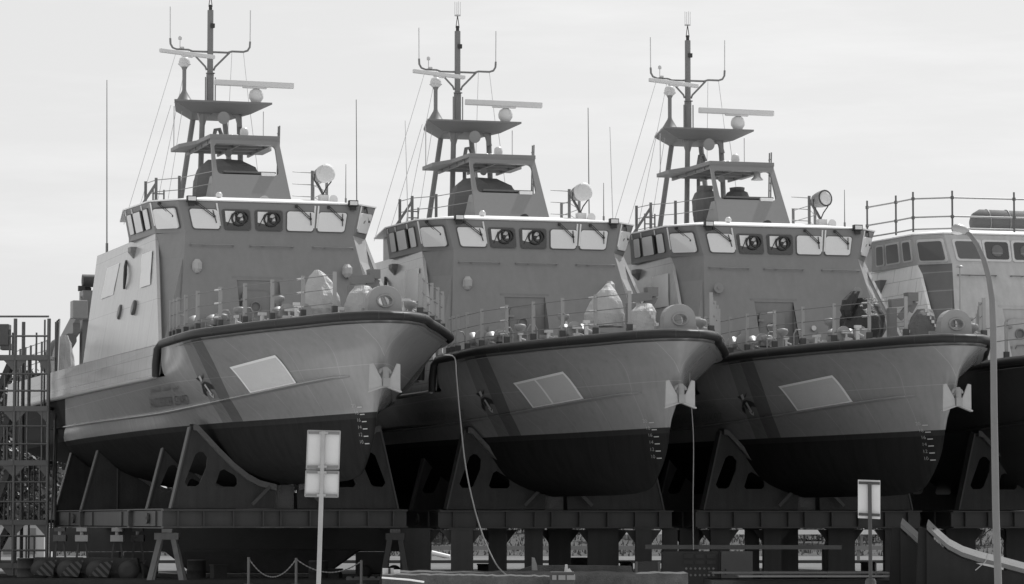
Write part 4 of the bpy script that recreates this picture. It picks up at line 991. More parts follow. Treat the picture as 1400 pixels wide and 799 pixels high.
# ------------------------------------------------------------------ camera
CH = 1.6; FPX = 4500.0; PT = math.atan((712 - 399.5) / FPX)
cam = bpy.data.cameras.new('camera'); co = bpy.data.objects.new('camera', cam); COL.objects.link(co)
cam.sensor_width = 36; cam.lens = FPX / 1400 * 36; cam.clip_start = 1; cam.clip_end = 6000
co.location = (0, 0, CH); co.rotation_euler = (R(90) + PT, 0, 0); scene.camera = co
def at(x, y, d):
    """yard point at distance d seen in photograph direction (x, y)"""
    dx, dz = (x - 700) / FPX, -(y - 399.5) / FPX; c, s = math.cos(PT), math.sin(PT)
    r = Vector((dx, c - dz * s, s + dz * c)); return Vector((0, 0, CH)) + r * (d / r.y)
def gx(x, d): return (x - 700) / FPX * d

# ------------------------------------------------------------------ supports under the cradles
cols = [(548, 589, 84.0, 0), (617, 647, 83.2, 0), (668, 693, 85.5, 0), (717, 742, 85.0, 1), (750, 780, 86.5, 0), (803, 845, 85.5, 0), (868, 890, 84.6, 0), (905, 925, 85.5, 1), (928, 954, 86.5, 0), (970, 996, 86.0, 0), (1018, 1036, 87.5, 1), (1042, 1066, 87.0, 0), (1064, 1089, 88.5, 1), (1130, 1166, 87.5, 0), (1207, 1232, 87.0, 0), (1236, 1262, 88.5, 1), (1290, 1330, 88.8, 0), (1372, 1398, 89.2, 0)]
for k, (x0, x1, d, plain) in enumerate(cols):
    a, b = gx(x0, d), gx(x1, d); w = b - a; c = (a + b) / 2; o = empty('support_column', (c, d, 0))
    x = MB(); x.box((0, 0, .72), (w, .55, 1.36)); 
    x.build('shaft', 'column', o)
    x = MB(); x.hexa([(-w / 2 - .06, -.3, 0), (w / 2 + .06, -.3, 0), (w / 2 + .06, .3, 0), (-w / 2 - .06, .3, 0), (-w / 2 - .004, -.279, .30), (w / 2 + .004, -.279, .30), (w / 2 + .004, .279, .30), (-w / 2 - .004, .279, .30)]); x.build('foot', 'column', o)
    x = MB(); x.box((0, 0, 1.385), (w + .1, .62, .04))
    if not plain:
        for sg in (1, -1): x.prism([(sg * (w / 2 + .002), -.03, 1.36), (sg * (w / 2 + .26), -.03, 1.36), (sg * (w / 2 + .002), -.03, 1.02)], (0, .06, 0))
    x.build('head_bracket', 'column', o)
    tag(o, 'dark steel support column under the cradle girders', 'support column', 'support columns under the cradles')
# weathered A-frame trestles
def trestle(loc, w, H, m, label):
    o = empty('trestle', loc)
    for sx in (1, -1):
        for sy in (1, -1):
            x = MB(); x.beam((sx * w * .5, sy * .35, 0), (sx * w * .20, sy * .16, H - .16), .13, .15, Vector((0, 1, 0))); x.build('leg', m, o)
    x = MB(); x.box((0, 0, H - .10), (w * .72, .5, .17)); x.build('head_beam', m, o)
    x = MB(); x.box((0, 0, H + .04), (.26, .3, .10)); x.build('packing_block', 'blockwood' if m == 'oldtimber' else 'timber', o)
    tag(o, label, 'trestle', 'A-frame trestles'); return o
trestle((gx(230, 84.6), 84.6, 0), .86, 1.30, 'oldtimber', 'pale weathered A-frame trestle beneath the leftmost cradle')
trestle((gx(541, 83.0), 83.0, 0), .66, 1.30, 'darksteel', 'dark A-frame trestle between the first two cradles')
# rail bogies and jacks under the leftmost cradle
def bogie(x0, d, label, w=1.0):
    o = empty('rail_bogie', (gx(x0, d), d, 0))
    for sx in (-.42, .42):
        x = MB(); x.lathe([(.1, -.10), (.27, -.10), (.27, -.06), (.22, -.04), (.22, .06), (.1, .08)], (sx * w, -.30, .29), (0, 1, 0), 24); x.build('wheel', 'darksteel', o)
    x = MB(); x.hexa([(-.7 * w, -.22, .22), (.7 * w, -.22, .22), (.7 * w, .3, .22), (-.7 * w, .3, .22), (-.62 * w, -.22, .62), (.62 * w, -.22, .62), (.62 * w, .3, .62), (-.62 * w, .3, .62)]); x.build('frame', 'rust', o)
    x = MB(); x.prism([(-.60 * w, -.44, .16), (-.30 * w, -.44, .50), (.02 * w, -.44, .56), (-.12 * w, -.44, .12)], (0, .03, 0)); x.build('wheel_guard', 'hazard', o)
    tag(o, label, 'bogie', 'rail bogies under the leftmost cradle'); return o
bogie(82, 88.5, 'rail bogie nearest the scaffold tower, below the leftmost cradle'); bogie(118, 87.3, 'rail bogie between two others with striped wheel guard'); bogie(158, 86.6, 'rail bogie beside the pale trestle, with bold striped guard')
for k, (px, d) in enumerate(((84, 89.0), (114, 88.4), (162, 88.0), (190, 88.6))):
    o = empty('screw_jack', (gx(px, d), d, 0))
    x = MB()
    for s in (-1, 1): x.beam((s * .16, 0, .5), (s * .08, 0, 1.08), .05, .05)
    x.box((0, 0, .5), (.42, .3, .08)); x.box((0, 0, .25), (.3, .3, .5)); x.build('stand', 'steel', o)
    x = MB(); x.lathe([(.06, 0), (.06, .22)], (0, 0, 1.2), Z, 10); x.build('screw', 'galv', o)
    x = MB(); x.box((0, 0, 1.13), (.34, .34, .17)); x.box((0, 0, 1.36), (.28, .3, .1)); x.build('packing_block', 'blockwood' if k in (1, 2) else 'timber', o)
    tag(o, 'jack stand capped with a wooden block between the bogies', 'jack', 'jack stands under the leftmost cradle')
tr = empty('transport_carriage', (gx(360, 90), 90, 0))
x = MB(); x.box((-.6, .1, 1.08), (10.4, .5, .64)); x.build('beam', 'darksteel', tr)
x = MB(); x.hexa([(-1.9, -.4, .18), (1.8, -.4, .18), (1.8, .4, .18), (-1.9, .4, .18), (-2.7, -.4, .82), (2.7, -.4, .82), (2.7, .4, .82), (-2.7, .4, .82)]); x.build('belly_tank', 'rust', tr, bevel=.05)
for s in (-4.3, -3.3, 3.0):
    x = MB(); x.box((s, -.1, .45), (.9, .5, .6)); x.build('gearbox', 'darksteel', tr, bevel=.03)
for s in (-4.2, -3.2, 2.8, 3.6):
    x = MB(); x.lathe([(.08, -.1), (.2, -.1), (.2, .1), (.08, .1)], (s, -.4, .2), (0, 1, 0), 20); x.build('wheel', 'darksteel', tr)
tag(tr, 'rusty wheeled transport carriage in the shade under the leftmost boat', 'carriage')
# rails on the yard
for d in (83.4, 86.0):
    x = MB(); x.box((gx(300, d), d, .05), (gx(620, d) - gx(-60, d), .07, .10)); o = x.build('rail_track', 'rust'); tag(o, 'crane rail on the ground %s the striped bogies' % ('in front of' if d < 84 else 'behind'), 'rail')
# barrier posts and chains
pp = [(340, 762), (405, 763), (494, 766)]; D = 82.0; tops3 = []
lab = ['leftmost thin chain post beside the trestle', 'middle thin chain post below the leftmost boat', 'thin chain post nearest the dark trestle']
for (px, py), l in zip(pp, lab):
    t = at(px, py, D); o = empty('chain_post', (t.x, D, 0)); x = MB(); x.tube([(0, 0, 0), (0, 0, t.z)], .035, 8); x.build('post', 'mid', o); x = MB(); x.lathe([(.12, 0), (.12, .03)], (0, 0, 0), Z, 12); x.build('base', 'mid', o); tag(o, l, 'post', 'posts carrying the chain'); tops3.append(t)
for (a, b), l in zip(((0, 1), (1, 2)), ('chain sagging between the two left posts', 'chain sagging between the two right posts')):
    p, q = tops3[a], tops3[b]; x = MB(); n = 40
    pts = [lerp(p, q, i / n) - Z * (.45 if a == 0 else .30) * 4 * (i / n) * (1 - i / n) - Z * .03 for i in range(n + 1)]
    for i in range(n): x.tube([pts[i], pts[i + 1]], .012 if i % 2 else .020, 5)
    o = x.build('chain', 'galv'); tag(o, l, 'chain', 'chains between the posts')

# ------------------------------------------------------------------ foreground: concrete barge edge, signs, lamp, spare cradle
def wall_piece(x0, x1, ytop0, ytop1, d, th, name, m, seed):
    rnd = random.Random(seed); n = 40; mb = MB(); rows = []
    for i in range(n + 1):
        t = i / n; px = lerp(x0, x1, t); top = at(px, lerp(ytop0, ytop1, t), d).z + rnd.uniform(-.012, .012); X = gx(px, d)
        rows.append([Vector((X, d, -.2)), Vector((X, d + rnd.uniform(-.01, .01), top - .06)), Vector((X, d + .03, top)), Vector((X, d + th, top + .01)), Vector((X, d + th, -.2))])
    mb.grid(rows, False); mb.add(rows[0], [tuple(range(5))]); mb.add(rows[-1], [tuple(range(5))])
    return mb.build(name, m)
lw = wall_piece(523, 783, 786, 789, 70.0, 1.4, 'quay_wall', 'concrete', 4); tag(lw, 'low weathered concrete wall along the lower edge, in front of the columns', 'wall')
lb = wall_piece(528, 940, 782.5, 784.5, 72.6, 2.0, 'quay_wall', 'concrete', 5); tag(lb, 'second weathered concrete wall behind the front one, running further right', 'wall')
hb = MB(); prof = [(-1.3, .2), (-.9, .42), (-.3, .62), (.2, .66), (1.6, .62), (1.9, .3)]
c = at(760, 790, 74.6)
hb.plate([[(gx(690, 74.6), .1), (gx(708, 74.6), .48), (gx(730, 74.6), .585), (gx(785, 74.6), .585), (gx(863, 74.6), .57), (gx(870, 74.6), .1)]], lambda a, b: Vector((a, 74.7, b)), (0, .8, 0))
o = hb.build('concrete_block', 'concrete'); tag(o, 'rounded weathered concrete hump behind the socket box', 'concrete block')
sb = empty('socket_box', (gx(768, 69.6), 69.6, at(768, 799, 69.6).z - .3))
zb = at(768, 799, 69.6).z - .3; zt = at(768, 782, 69.6).z
x = MB(); x.box((0, .1, (zt - zb) / 2), (.52, .22, zt - zb)); x.build('box', 'darksteel', sb, bevel=.02)
for px, w in ((-.16, .09), (.0, .15), (.19, .18)):
    x = MB(); x.box((px, -.02, zt - zb - .12), (w, .03, .10)); x.build('socket_cover', 'mid', sb)
tag(sb, 'dark electrical socket box mounted at the front concrete wall', 'socket box')
pk = MB(); a = at(774, 772, 71); pk.hexa([a + Vector(q) for q in ((-.05, 0, -.25), (.05, 0, -.25), (.05, .1, -.25), (-.05, .1, -.25), (-.02, 0, 0), (.03, 0, 0), (.03, .1, 0), (-.02, .1, 0))]); pk.beam(at(776, 779, 71), at(784, 789, 71), .06, .1); o = pk.build('bollard_tip', 'wallpale'); tag(o, 'small pale pointed post standing just above the socket box', 'post')
pn = MB(); pn.prism([at(727, 780, 73.2), at(727, 762, 73.2), at(731, 763, 73.2), at(734, 772, 73.2), at(735, 780, 73.2)], (0, .1, 0)); o = pn.build('timber_offcut', 'oldtimber'); tag(o, 'upright timber offcut leaning on the dark columns', 'timber')
hs = MB(); hs.tube([at(522, 790, 69.5) + Z * 0, at(560, 793, 69.5), at(580, 796, 69.5)], .018, 8); o = hs.build('white_pipe', 'white'); tag(o, 'white pipe lying along the left end of the front wall', 'pipe')
# small board by the wall
bd = empty('notice_board', (gx(533, 71.0), 71.0, 0)); t = at(533, 777, 71); b_ = at(533, 793, 71)
x = MB(); x.box((-.03, 0, (t.z + b_.z) / 2), (.24, .02, t.z - b_.z)); x.build('board', 'signback', bd)
x = MB(); x.box((.12, .05, (t.z + b_.z) / 2 + .02), (.22, .02, (t.z - b_.z) * .6)); x.build('rear_board', 'white', bd)
x = MB(); x.tube([(-.0, -.03, -.2), (0, -.03, t.z)], .025, 8); x.build('post', 'darksteel', bd)
tag(bd, 'small blank board on a short post at the left end of the wall', 'sign')
# back of two stacked sign panels on a galvanised pole
d = 45.0; sg1 = empty('sign_post', (gx(437, d), d, 0))
def rel(px, py, o, dd=0.0): p = at(px, py, d); return Vector((p.x - o.location.x, dd, p.z))
x = MB(); x.tube([(gx(434.5, d) - gx(437, d), 0, 0), rel(442, 590, sg1)], .032, 12); x.build('pole', 'galv', sg1)
for (c4, nm) in (([(420.5, 588.5), (465, 589.5), (463, 641.5), (418.5, 641.5)], 'sign_panel'), ([(418, 643.5), (463, 644.5), (462, 680), (416.5, 679)], 'sign_panel')):
    q = [rel(a, b, sg1, .06) for a, b in c4]; x = MB(); x.prism(q, (0, .012, 0)); p_ = x.build(nm, 'signback', sg1)
    ed = MB(); 
    for i in range(4): ed.beam(q[i] - Vector((0, .006, 0)), q[(i + 1) % 4] - Vector((0, .006, 0)), .012, .02, Vector((0, 1, 0)))
    ed.build('edge', 'galv', p_)
    for t in (.06, .94):
        a, b = lerp(q[0], q[3], t), lerp(q[1], q[2], t); rl = MB(); rl.beam(lerp(a, b, .03) - Vector((0, .022, 0)), lerp(a, b, .97) - Vector((0, .022, 0)), .035, .03, Vector((0, 1, 0)) * 1.0); o = rl.build('mounting_rail', 'signrail', p_)
        m_ = lerp(a, b, .5); cl = MB(); cl.box(m_ - Vector((0, .055, 0)), (.12, .05, .03)); cl.build('clamp', 'galv', o)
tag(sg1, 'two pale traffic sign panels seen from behind on a tall galvanised pole', 'sign')
d = 60.0; sg2 = empty('sign_post', (gx(1188.5, d), d, 0))
x = MB(); x.tube([(0, 0, 0), rel(1189, 660, sg2)], .035, 12); x.build('pole', 'darksteel', sg2)
q = [rel(a, b, sg2, .06) for a, b in [(1173.5, 656), (1204, 657), (1204, 710), (1173.5, 708.5)]]
x = MB(); x.prism(q, (0, .012, 0)); p_ = x.build('sign_panel', 'signback', sg2)
for t in (.08, .90):
    a, b = lerp(q[0], q[3], t), lerp(q[1], q[2], t); rl = MB(); rl.beam(lerp(a, b, .03) - Vector((0, .03, 0)), lerp(a, b, .97) - Vector((0, .03, 0)), .05, .045, Vector((0, 1, 0))); rl.build('mounting_rail', 'darksteel', p_)
x = MB(); x.lathe([(.10, 0), (.10, .5), (.07, .55)], (0, 0, 0), Z, 14); x.build('pole_sleeve', 'concrete', sg2)
tag(sg2, 'single pale sign panel seen from behind on a dark pole, at the right', 'sign')
# street lamp
d = 60.0; lp = empty('street_lamp', (gx(1361, d), d, 0))
p = [Vector((gx(1363, d) - lp.location.x, 0, 0))] + [rel(a, b, lp) for a, b in [(1361.5, 700), (1359, 560), (1358, 450), (1356.5, 410), (1352, 380), (1345, 355), (1336, 335), (1327, 322), (1318, 315)]]
x = MB(); x.tube(p, [.070, .067, .064, .060, .055, .050, .047, .044, .042, .040], 8); x.build('post', 'lampsteel', lp)
x = MB(); a, b = rel(1322, 316, lp), rel(1302, 311, lp); dd_ = (b - a); 
x.tube([a + dd_ * t for t in (-.15, 0, .25, .6, .9, 1.0)], [.03, .05, .085, .095, .07, .03], 10); h_ = x.build('lamp_head', 'galv', lp)
x = MB(); x.ell(lerp(a, b, .6) - Z * .065, (.13, .07, .045)); x.build('lamp_glass', 'radar', h_)
tag(lp, 'tall street lamp with a curved arm at the right edge', 'street lamp')
# spare cradle with timber lined arms in front of the right boats
d = 74.0; spc = empty('spare_cradle', (gx(1330, d), d, 0))
def arm(pts, depth, dy, plate_to):
    tm = MB(); rows = []
    for a, b in pts:
        c = rel(a, b, spc, dy); rows.append([c, c + Vector((.10, depth, .13)), c + Vector((.10, depth, .02)), c + Vector((0, 0, -.10)), c])
    tm.grid(rows, False); tm.add([rows[0][0], rows[0][1], rows[0][2], rows[0][3]], [(0, 1, 2, 3)]); o = tm.build('timber_pad', 'timber', spc)
    pl = MB(); lo = [rel(a, b + 9, spc, dy + .05) for a, b in pts]
    base = [Vector((p.x, p.y, 0)) for p in (lo[0], lo[-1])]
    pl.prism(lo + [base[1], base[0]], (0, .05, 0)); pl.build('support_plate', 'spare', spc)
    return o
d = 74.0
arm([(1240, 716), (1252, 727), (1264, 738), (1275, 748), (1290, 757)], .5, 1.2, None)
arm([(1267, 718), (1280, 731), (1296, 745), (1315, 755), (1340, 763), (1370, 770), (1400, 778), (1440, 784)], .5, 0, None)
for px in (1240, 1268):
    x = MB(); x.beam(rel(px, 722, spc, .2 + (1.2 if px < 1260 else 0)), Vector((rel(px, 722, spc).x - .08, .2 + (1.2 if px < 1260 else 0), 0)), .05, .35, Vector((1, 0, 0))); x.build('plate_flange', 'spare', spc)
x = MB(); x.tube([rel(1350, 757, spc, -.05), rel(1347, 768, spc, -.05), rel(1333, 780, spc, -.05)], .012, 6); x.build('tie_strap', 'galv', spc)
tag(spc, 'spare cradle arms with curved timber pads standing in front of the right boats', 'cradle', 'cradles under the boats')
# steel plates, beam, cabinets
def slab(x0, x1, y, d, dep, th, name, m, label, cat):
    a = at(x0, y, d); b = at(x1, y, d); mb = MB(); mb.box(((a.x + b.x) / 2, d + dep / 2, a.z - th / 2), (b.x - a.x, dep, th)); o = mb.build(name, m); tag(o, label, cat); return o
slab(974, 1216, 782.5, 77.5, 1.6, .035, 'steel_plate', 'signrail', 'long pale steel plate lying behind the sign, upper of two', 'steel plate')
slab(1010, 1249, 787.3, 75.5, 1.2, .035, 'steel_plate', 'signrail', 'long pale steel plate lying behind the sign, lower and nearer of two', 'steel plate')
x = MB(); x.box((gx(1110, 76), 77.8, .11), (gx(1250, 76) - gx(975, 76), 3.4, .22)); o = x.build('timber_stack', 'darksteel'); tag(o, 'dark low stack the pale steel plates rest on', 'stack')
a, b = at(882, 748, 79.5), at(1150, 748.5, 79.5); x = MB(); x.beam(a, b, .3, .10); o = x.build('steel_beam', 'steel'); tag(o, 'long steel beam lying across above the grey cabinet', 'beam')
cb = empty('electrical_cabinet', (gx(1006.5, 80.3), 80.3, 0)); zt = at(1006, 754, 80.3).z
x = MB(); x.box((0, .2, zt / 2 + .0), (gx(1028, 80.3) - gx(985, 80.3), .4, zt)); x.build('case', 'cabinet', cb, bevel=.012)
x = MB(); x.box((-.28, -.01, zt * .42), (.04, .03, .14)); x.build('handle', 'black', cb)
tag(cb, 'plain grey electrical cabinet under the long beam', 'cabinet')
rk = empty('control_rack', (gx(943, 80.5), 80.5, 0)); zt = at(943, 754, 80.5).z
x = MB(); x.box((0, .25, zt / 2), (gx(982, 80.5) - gx(905, 80.5), .5, zt)); x.build('case', 'darksteel', rk, bevel=.015)
for r in range(2):
    for k in range(3):
        x = MB(); x.box((-.05 + k * .28, -.015, zt - .12 - r * .15), (.22, .03, .09)); x.build('panel', 'column', rk)
for r in range(2):
    for k in range(7):
        x = MB(); x.lathe([(.03, 0), (.03, .03)], (-.1 + k * .11, -.0, zt - .42 - r * .16), (0, -1, 0), 8); x.build('socket', 'mid' if (k + r) % 3 else 'gear', rk)
tag(rk, 'dark distribution rack with rows of sockets left of the grey cabinet', 'rack')
cs = empty('crate', (gx(885, 79.0), 79.0, 0)); zt = at(880, 768, 79).z
x = MB(); x.box((0, .2, zt / 2), (.6, .4, zt)); x.build('case', 'rust', cs)
x = MB()
for s in (-.27, .27): x.box((s, -.012, zt / 2), (.06, .024, zt))
x.build('batten', 'timber', cs); tag(cs, 'wooden crate standing behind the concrete wall left of the rack', 'crate')
gc = empty('gas_cylinder', (gx(1129, 92), 92, 0)); x = MB(); x.lathe([(.13, 0), (.14, .03), (.14, .78), (.10, .9), (.04, .98), (.04, 1.06)], (0, 0, 0), Z, 16); x.build('bottle', 'mid', gc); x = MB(); x.lathe([(.05, 1.06), (.05, 1.14)], (0, 0, 0), Z, 10); x.build('valve', 'brass', gc); tag(gc, 'gas cylinder standing in the gap behind the steel plates', 'gas cylinder')
rnd = random.Random(77)
for k, (px, d, kind) in enumerate(((436, 86.5, 'drum'), (455, 88, 'crate'), (300, 86.8, 'crate'), (575, 88, 'drum'), (606, 92, 'pallet'), (661, 93, 'crate'), (704, 92, 'pallet'), (792, 94, 'drum'), (856, 93, 'crate'), (1110, 95, 'pallet'), (1186, 94, 'crate'), (38, 93, 'drum'), (270, 88.5, 'drum'), (500, 85.5, 'pallet'))):
    X = gx(px, d)
    if kind == 'drum':
        o = empty('oil_drum', (X, d, 0)); x = MB(); x.lathe([(.25, 0), (.27, .02), (.25, .04), (.25, .24), (.27, .26), (.25, .28), (.25, .5), (.27, .52), (.25, .54)], (0, 0, 0), Z, 18); x.build('body', 'rust', o); x = MB(); x.lathe([(.24, .541), (.24, .552)], (0, 0, 0), Z, 18); x.build('lid', 'mid', o)
        tag(o, 'small rusty drum in the shade under the boats', 'drum', 'drums under the boats')
    elif kind == 'crate':
        w, h = rnd.uniform(.3, .5), rnd.uniform(.22, .42); o = empty('tool_crate', (X, d, 0)); o.rotation_euler = (0, 0, rnd.uniform(-.4, .4)); x = MB(); x.box((0, 0, h / 2), (w, .35, h)); x.build('body', rnd.choice(('rust', 'column', 'mid')), o, bevel=.01); x = MB(); x.box((0, 0, h + .02), (w + .04, .39, .04)); x.build('lid', 'darksteel', o)
        tag(o, 'low tool crate standing in the shade under the boats', 'crate', 'tool crates under the boats')
    else:
        o = empty('pallet', (X, d, 0)); x = MB()
        for q in range(5): x.box((-.4 + q * .2, 0, .14), (.14, .8, .03))
        x.build('deck_boards', 'oldtimber', o)
        for q in (-.38, 0, .38): x = MB(); x.box((0, q, .06), (.94, .1, .12)); x.build('bearer', 'oldtimber', o)
        tag(o, 'worn wooden pallet lying on the yard behind the columns', 'pallet', 'pallets under the boats')
# ropes
def rope(pts, r, label):
    pts = [Vector(p) for p in pts]; x = MB(); tab = pts; n = len(pts) - 1; q = [spline(tab, n * i / 40) for i in range(41)]; x.tube(q, r, 7); o = x.build('mooring_rope', 'rope'); tag(o, label, 'rope', 'mooring ropes'); return o
s_ = b1.matrix_basis @ P(17.2, -1.95, 5.55)
rope([s_, at(606, 485, 74.8), at(621, 489, 75.5), at(624, 515, 75.3), at(629, 570, 75), at(637, 640, 74.5), at(650, 700, 74), at(664, 742, 73.4), at(680, 774, 72.8), at(698, 791, 72.0)], .016, 'pale rope drooping from the leftmost boat bow to the ground')
s_ = b2.matrix_basis @ P(18.2, -.66, 5.3)
rope([s_, s_ - Z * .3, at(948, 600, 76.3), at(947.5, 690, 76.5), at(948, 752, 76.5)], .012, 'thin rope hanging straight down from the second boat bow')

# ------------------------------------------------------------------ scaffold tower at the left
D = 96.0; tw = empty('scaffold_tower', (gx(20, D), D, 0)); S = D / FPX
def tz(y): return 1.6 + (712 - y) * S
xs = [-62, -20, 20, 66]; ys = [0, 1.6]
def tx(px): return gx(px, D) - tw.location.x
for px in xs:
    for y in ys:
        x = MB(); x.tube([(tx(px), y, 0), (tx(px), y, tz(436))], .055, 8)
        x.build('standard', 'scaf', tw)
levels = [tz(772), tz(713), tz(632), tz(558), tz(488)]
for li, z in enumerate(levels):
    for a, b in zip(xs[:-1], xs[1:]):
        if li > 0:
            x = MB(); x.box(((tx(a) + tx(b)) / 2, .8, z), (tx(b) - tx(a) - .06, 1.5, .09)); x.build('platform', 'scafdeck', tw)
        x = MB(); x.box(((tx(a) + tx(b)) / 2, -.03, z - .03), (tx(b) - tx(a) - .04, .06, .15)); x.build('ledger', 'scaf', tw)
        for s, px in ((1, a), (-1, b)):
            x = MB(); x.prism([(tx(px) + s * .05, -.02, z - .10), (tx(px) + s * .34, -.02, z - .10), (tx(px) + s * .05, -.02, z - .42)], (0, .03, 0)); x.build('corner_brace', 'scaf', tw)
        top = levels[li + 1] if li + 1 < len(levels) else tz(432)
        for f in ((.33, .66) if li + 1 < len(levels) else (.5, .98)):
            x = MB(); x.tube([(tx(a), -.02, lerp(z, top, f)), (tx(b), -.02, lerp(z, top, f))], .03, 6); x.build('guard_rail', 'scaf', tw)
        n = 5
        for k in range(1, n):
            X = lerp(tx(a), tx(b), k / n) + random.uniform(-.05, .05); yy = random.choice((.0, 1.55))
            x = MB(); x.tube([(X, yy, z), (X, yy, lerp(z, top, random.choice((.66, .98))))], .03, 6); x.build('baluster', 'scaf', tw)
for i in range(len(levels) - 1):   # stair flights
    a = Vector((tx(-16) , .5, levels[i])); b = Vector((tx(14), .5, levels[i + 1])); x = MB()
    for y in (.3, .9): x.beam(a + Vector((0, y - .5, 0)), b + Vector((0, y - .5, 0)), .05, .16)
    for k in range(1, 9): c = lerp(a, b, k / 9); x.box(c + Vector((0, .1, 0)), (.16, .56, .03))
    x.build('stair_flight', 'scafdeck', tw)
x = MB(); x.box((tx(-8), .2, tz(458)), (.82, .5, .62)); x.box((tx(6), .2, tz(474)), (.3, .4, .2)); x.build('hoist_box', 'scafdeck', tw, bevel=.02)
x = MB(); x.tube([(tx(66), 1.6, tz(436)), (tx(70), 1.6, tz(432)), (tx(70), 0, tz(770))], .03, 7); x.build('tie_pole', 'scaf', tw)
tag(tw, 'tall scaffold stair tower at the left edge beside the stern of the nearest boat', 'scaffold tower')

# ------------------------------------------------------------------ ground and background
def sheet(name, x0, x1, y0, y1, z, m, n=2):
    mb = MB(); mb.grid([[Vector((lerp(x0, x1, i / n), lerp(y0, y1, j / n), z)) for j in range(n + 1)] for i in range(n + 1)], False)
    return structure(mb.build(name, m, fix=False))
sheet('ground', -1500, 1500, -300, 3500, 0.0, 'apron', 4)
sheet('painted_shade_ground', -21, 30, 82.2, 99.4, 0.006, 'ground', 4)  # dark sheet painting the boats' shade onto the ground
sheet('concrete_yard', -120, 160, 99.5, 148, 0.006, 'yard', 4)
x = MB(); x.box((10, 124, .06), (200, .35, .12)); o = x.build('kerb', 'darksteel'); structure(o)
# grass bank behind the yard
mb = MB(); rnd = random.Random(9); rows = []
for i in range(141):
    X = -60 + i; rows.append([Vector((X, 148 + j * 3, max(0, (j / 12) ** 1.2 * 1.5 + rnd.uniform(-.10, .10) * (j > 0)))) for j in range(16)])
mb.grid(rows); o = mb.build('grass_bank', 'bank'); structure(o)
# grass tufts on the bank
mb = MB(); rnd = random.Random(12)
for k in range(7000):
    X = rnd.uniform(-30, 34); Y = rnd.uniform(148, 175); z = ((Y - 148) / 36) ** 1.2 * 1.5; h = rnd.uniform(.1, .3); a = rnd.uniform(0, 3.14); w = rnd.uniform(.03, .07)
    mb.add([(X - w * math.cos(a), Y - w * math.sin(a), z - .05), (X + w * math.cos(a), Y + w * math.sin(a), z - .05), (X + rnd.uniform(-.15, .15), Y, z + h)], [(0, 1, 2)])
o = mb.build('grass', 'grass', fix=False); o['kind'] = 'stuff'; o['label'] = 'dry grass tufts on the bank behind the yard'; o['category'] = 'grass'
# guard rail and white pipes on the far side
def rail_fence(y, z, x0, x1, m, th, label, name='guard_rail'):
    o = empty(name, (x0, y, 0)); x = MB(); x.box(((x1 - x0) / 2, 0, z), (x1 - x0, .08, th)); x.build('beam', m, o)
    n = int((x1 - x0) / 4)
    for k in range(n + 1):
        x = MB(); x.box((k * (x1 - x0) / n, .08, z / 2), (.12, .08, z + .1)); x.build('post', 'mid', o)
    tag(o, label, 'guard rail')
rail_fence(131.0, .52, -16, 18, 'mid', .16, 'low grey guard rail behind the columns across the pale yard')
rail_fence(158.0, 1.05, 4, 21, 'white', .22, 'white guard rail on the grass bank behind the right boats')
def container(px0, px1, yb, d, h, m, label, cat='container', name='site_container'):
    a, b = gx(px0, d), gx(px1, d); o = empty(name, ((a + b) / 2, d, at(px0, yb, d).z)); w = b - a
    x = MB(); x.box((0, 1.2, h / 2), (w, 2.4, h)); x.build('body', m, o)
    x = MB(); x.box((0, 1.2, h + .03), (w + .1, 2.5, .06)); x.build('roof', 'wallpale', o)
    for k in range(max(2, int(w / .9))):
        X = -w / 2 + (k + .5) * w / max(2, int(w / .9)); x = MB(); x.box((X, -.02, h * .5), (.3, .04, h * .8)); x.build('door' if k % 2 else 'panel', 'mid', o)
    tag(o, label, cat)
container(-5, 62, 762, 128, 1.25, 'wallpale', 'pale drilled steel box girder lying behind the scaffold tower', 'girder', 'box_girder')
container(592, 616, 742, 165, 1.6, 'mid', 'small grey hut on the bank seen between two columns', 'hut', 'hut')
container(1096, 1132, 733, 165, 1.5, 'mid', 'grey shed on the bank behind the gas cylinder', 'shed', 'shed')
container(846, 866, 748, 165, .9, 'wallpale', 'pale crate-like shed on the bank right of the wide column', 'shed', 'shed')
a, b = at(590, 756, 140), at(615, 762, 140); x = MB(); x.tube([a, b], .10, 8); o = x.build('leaning_pipe', 'white'); tag(o, 'bright white pipe leaning on the bank between two columns', 'pipe')
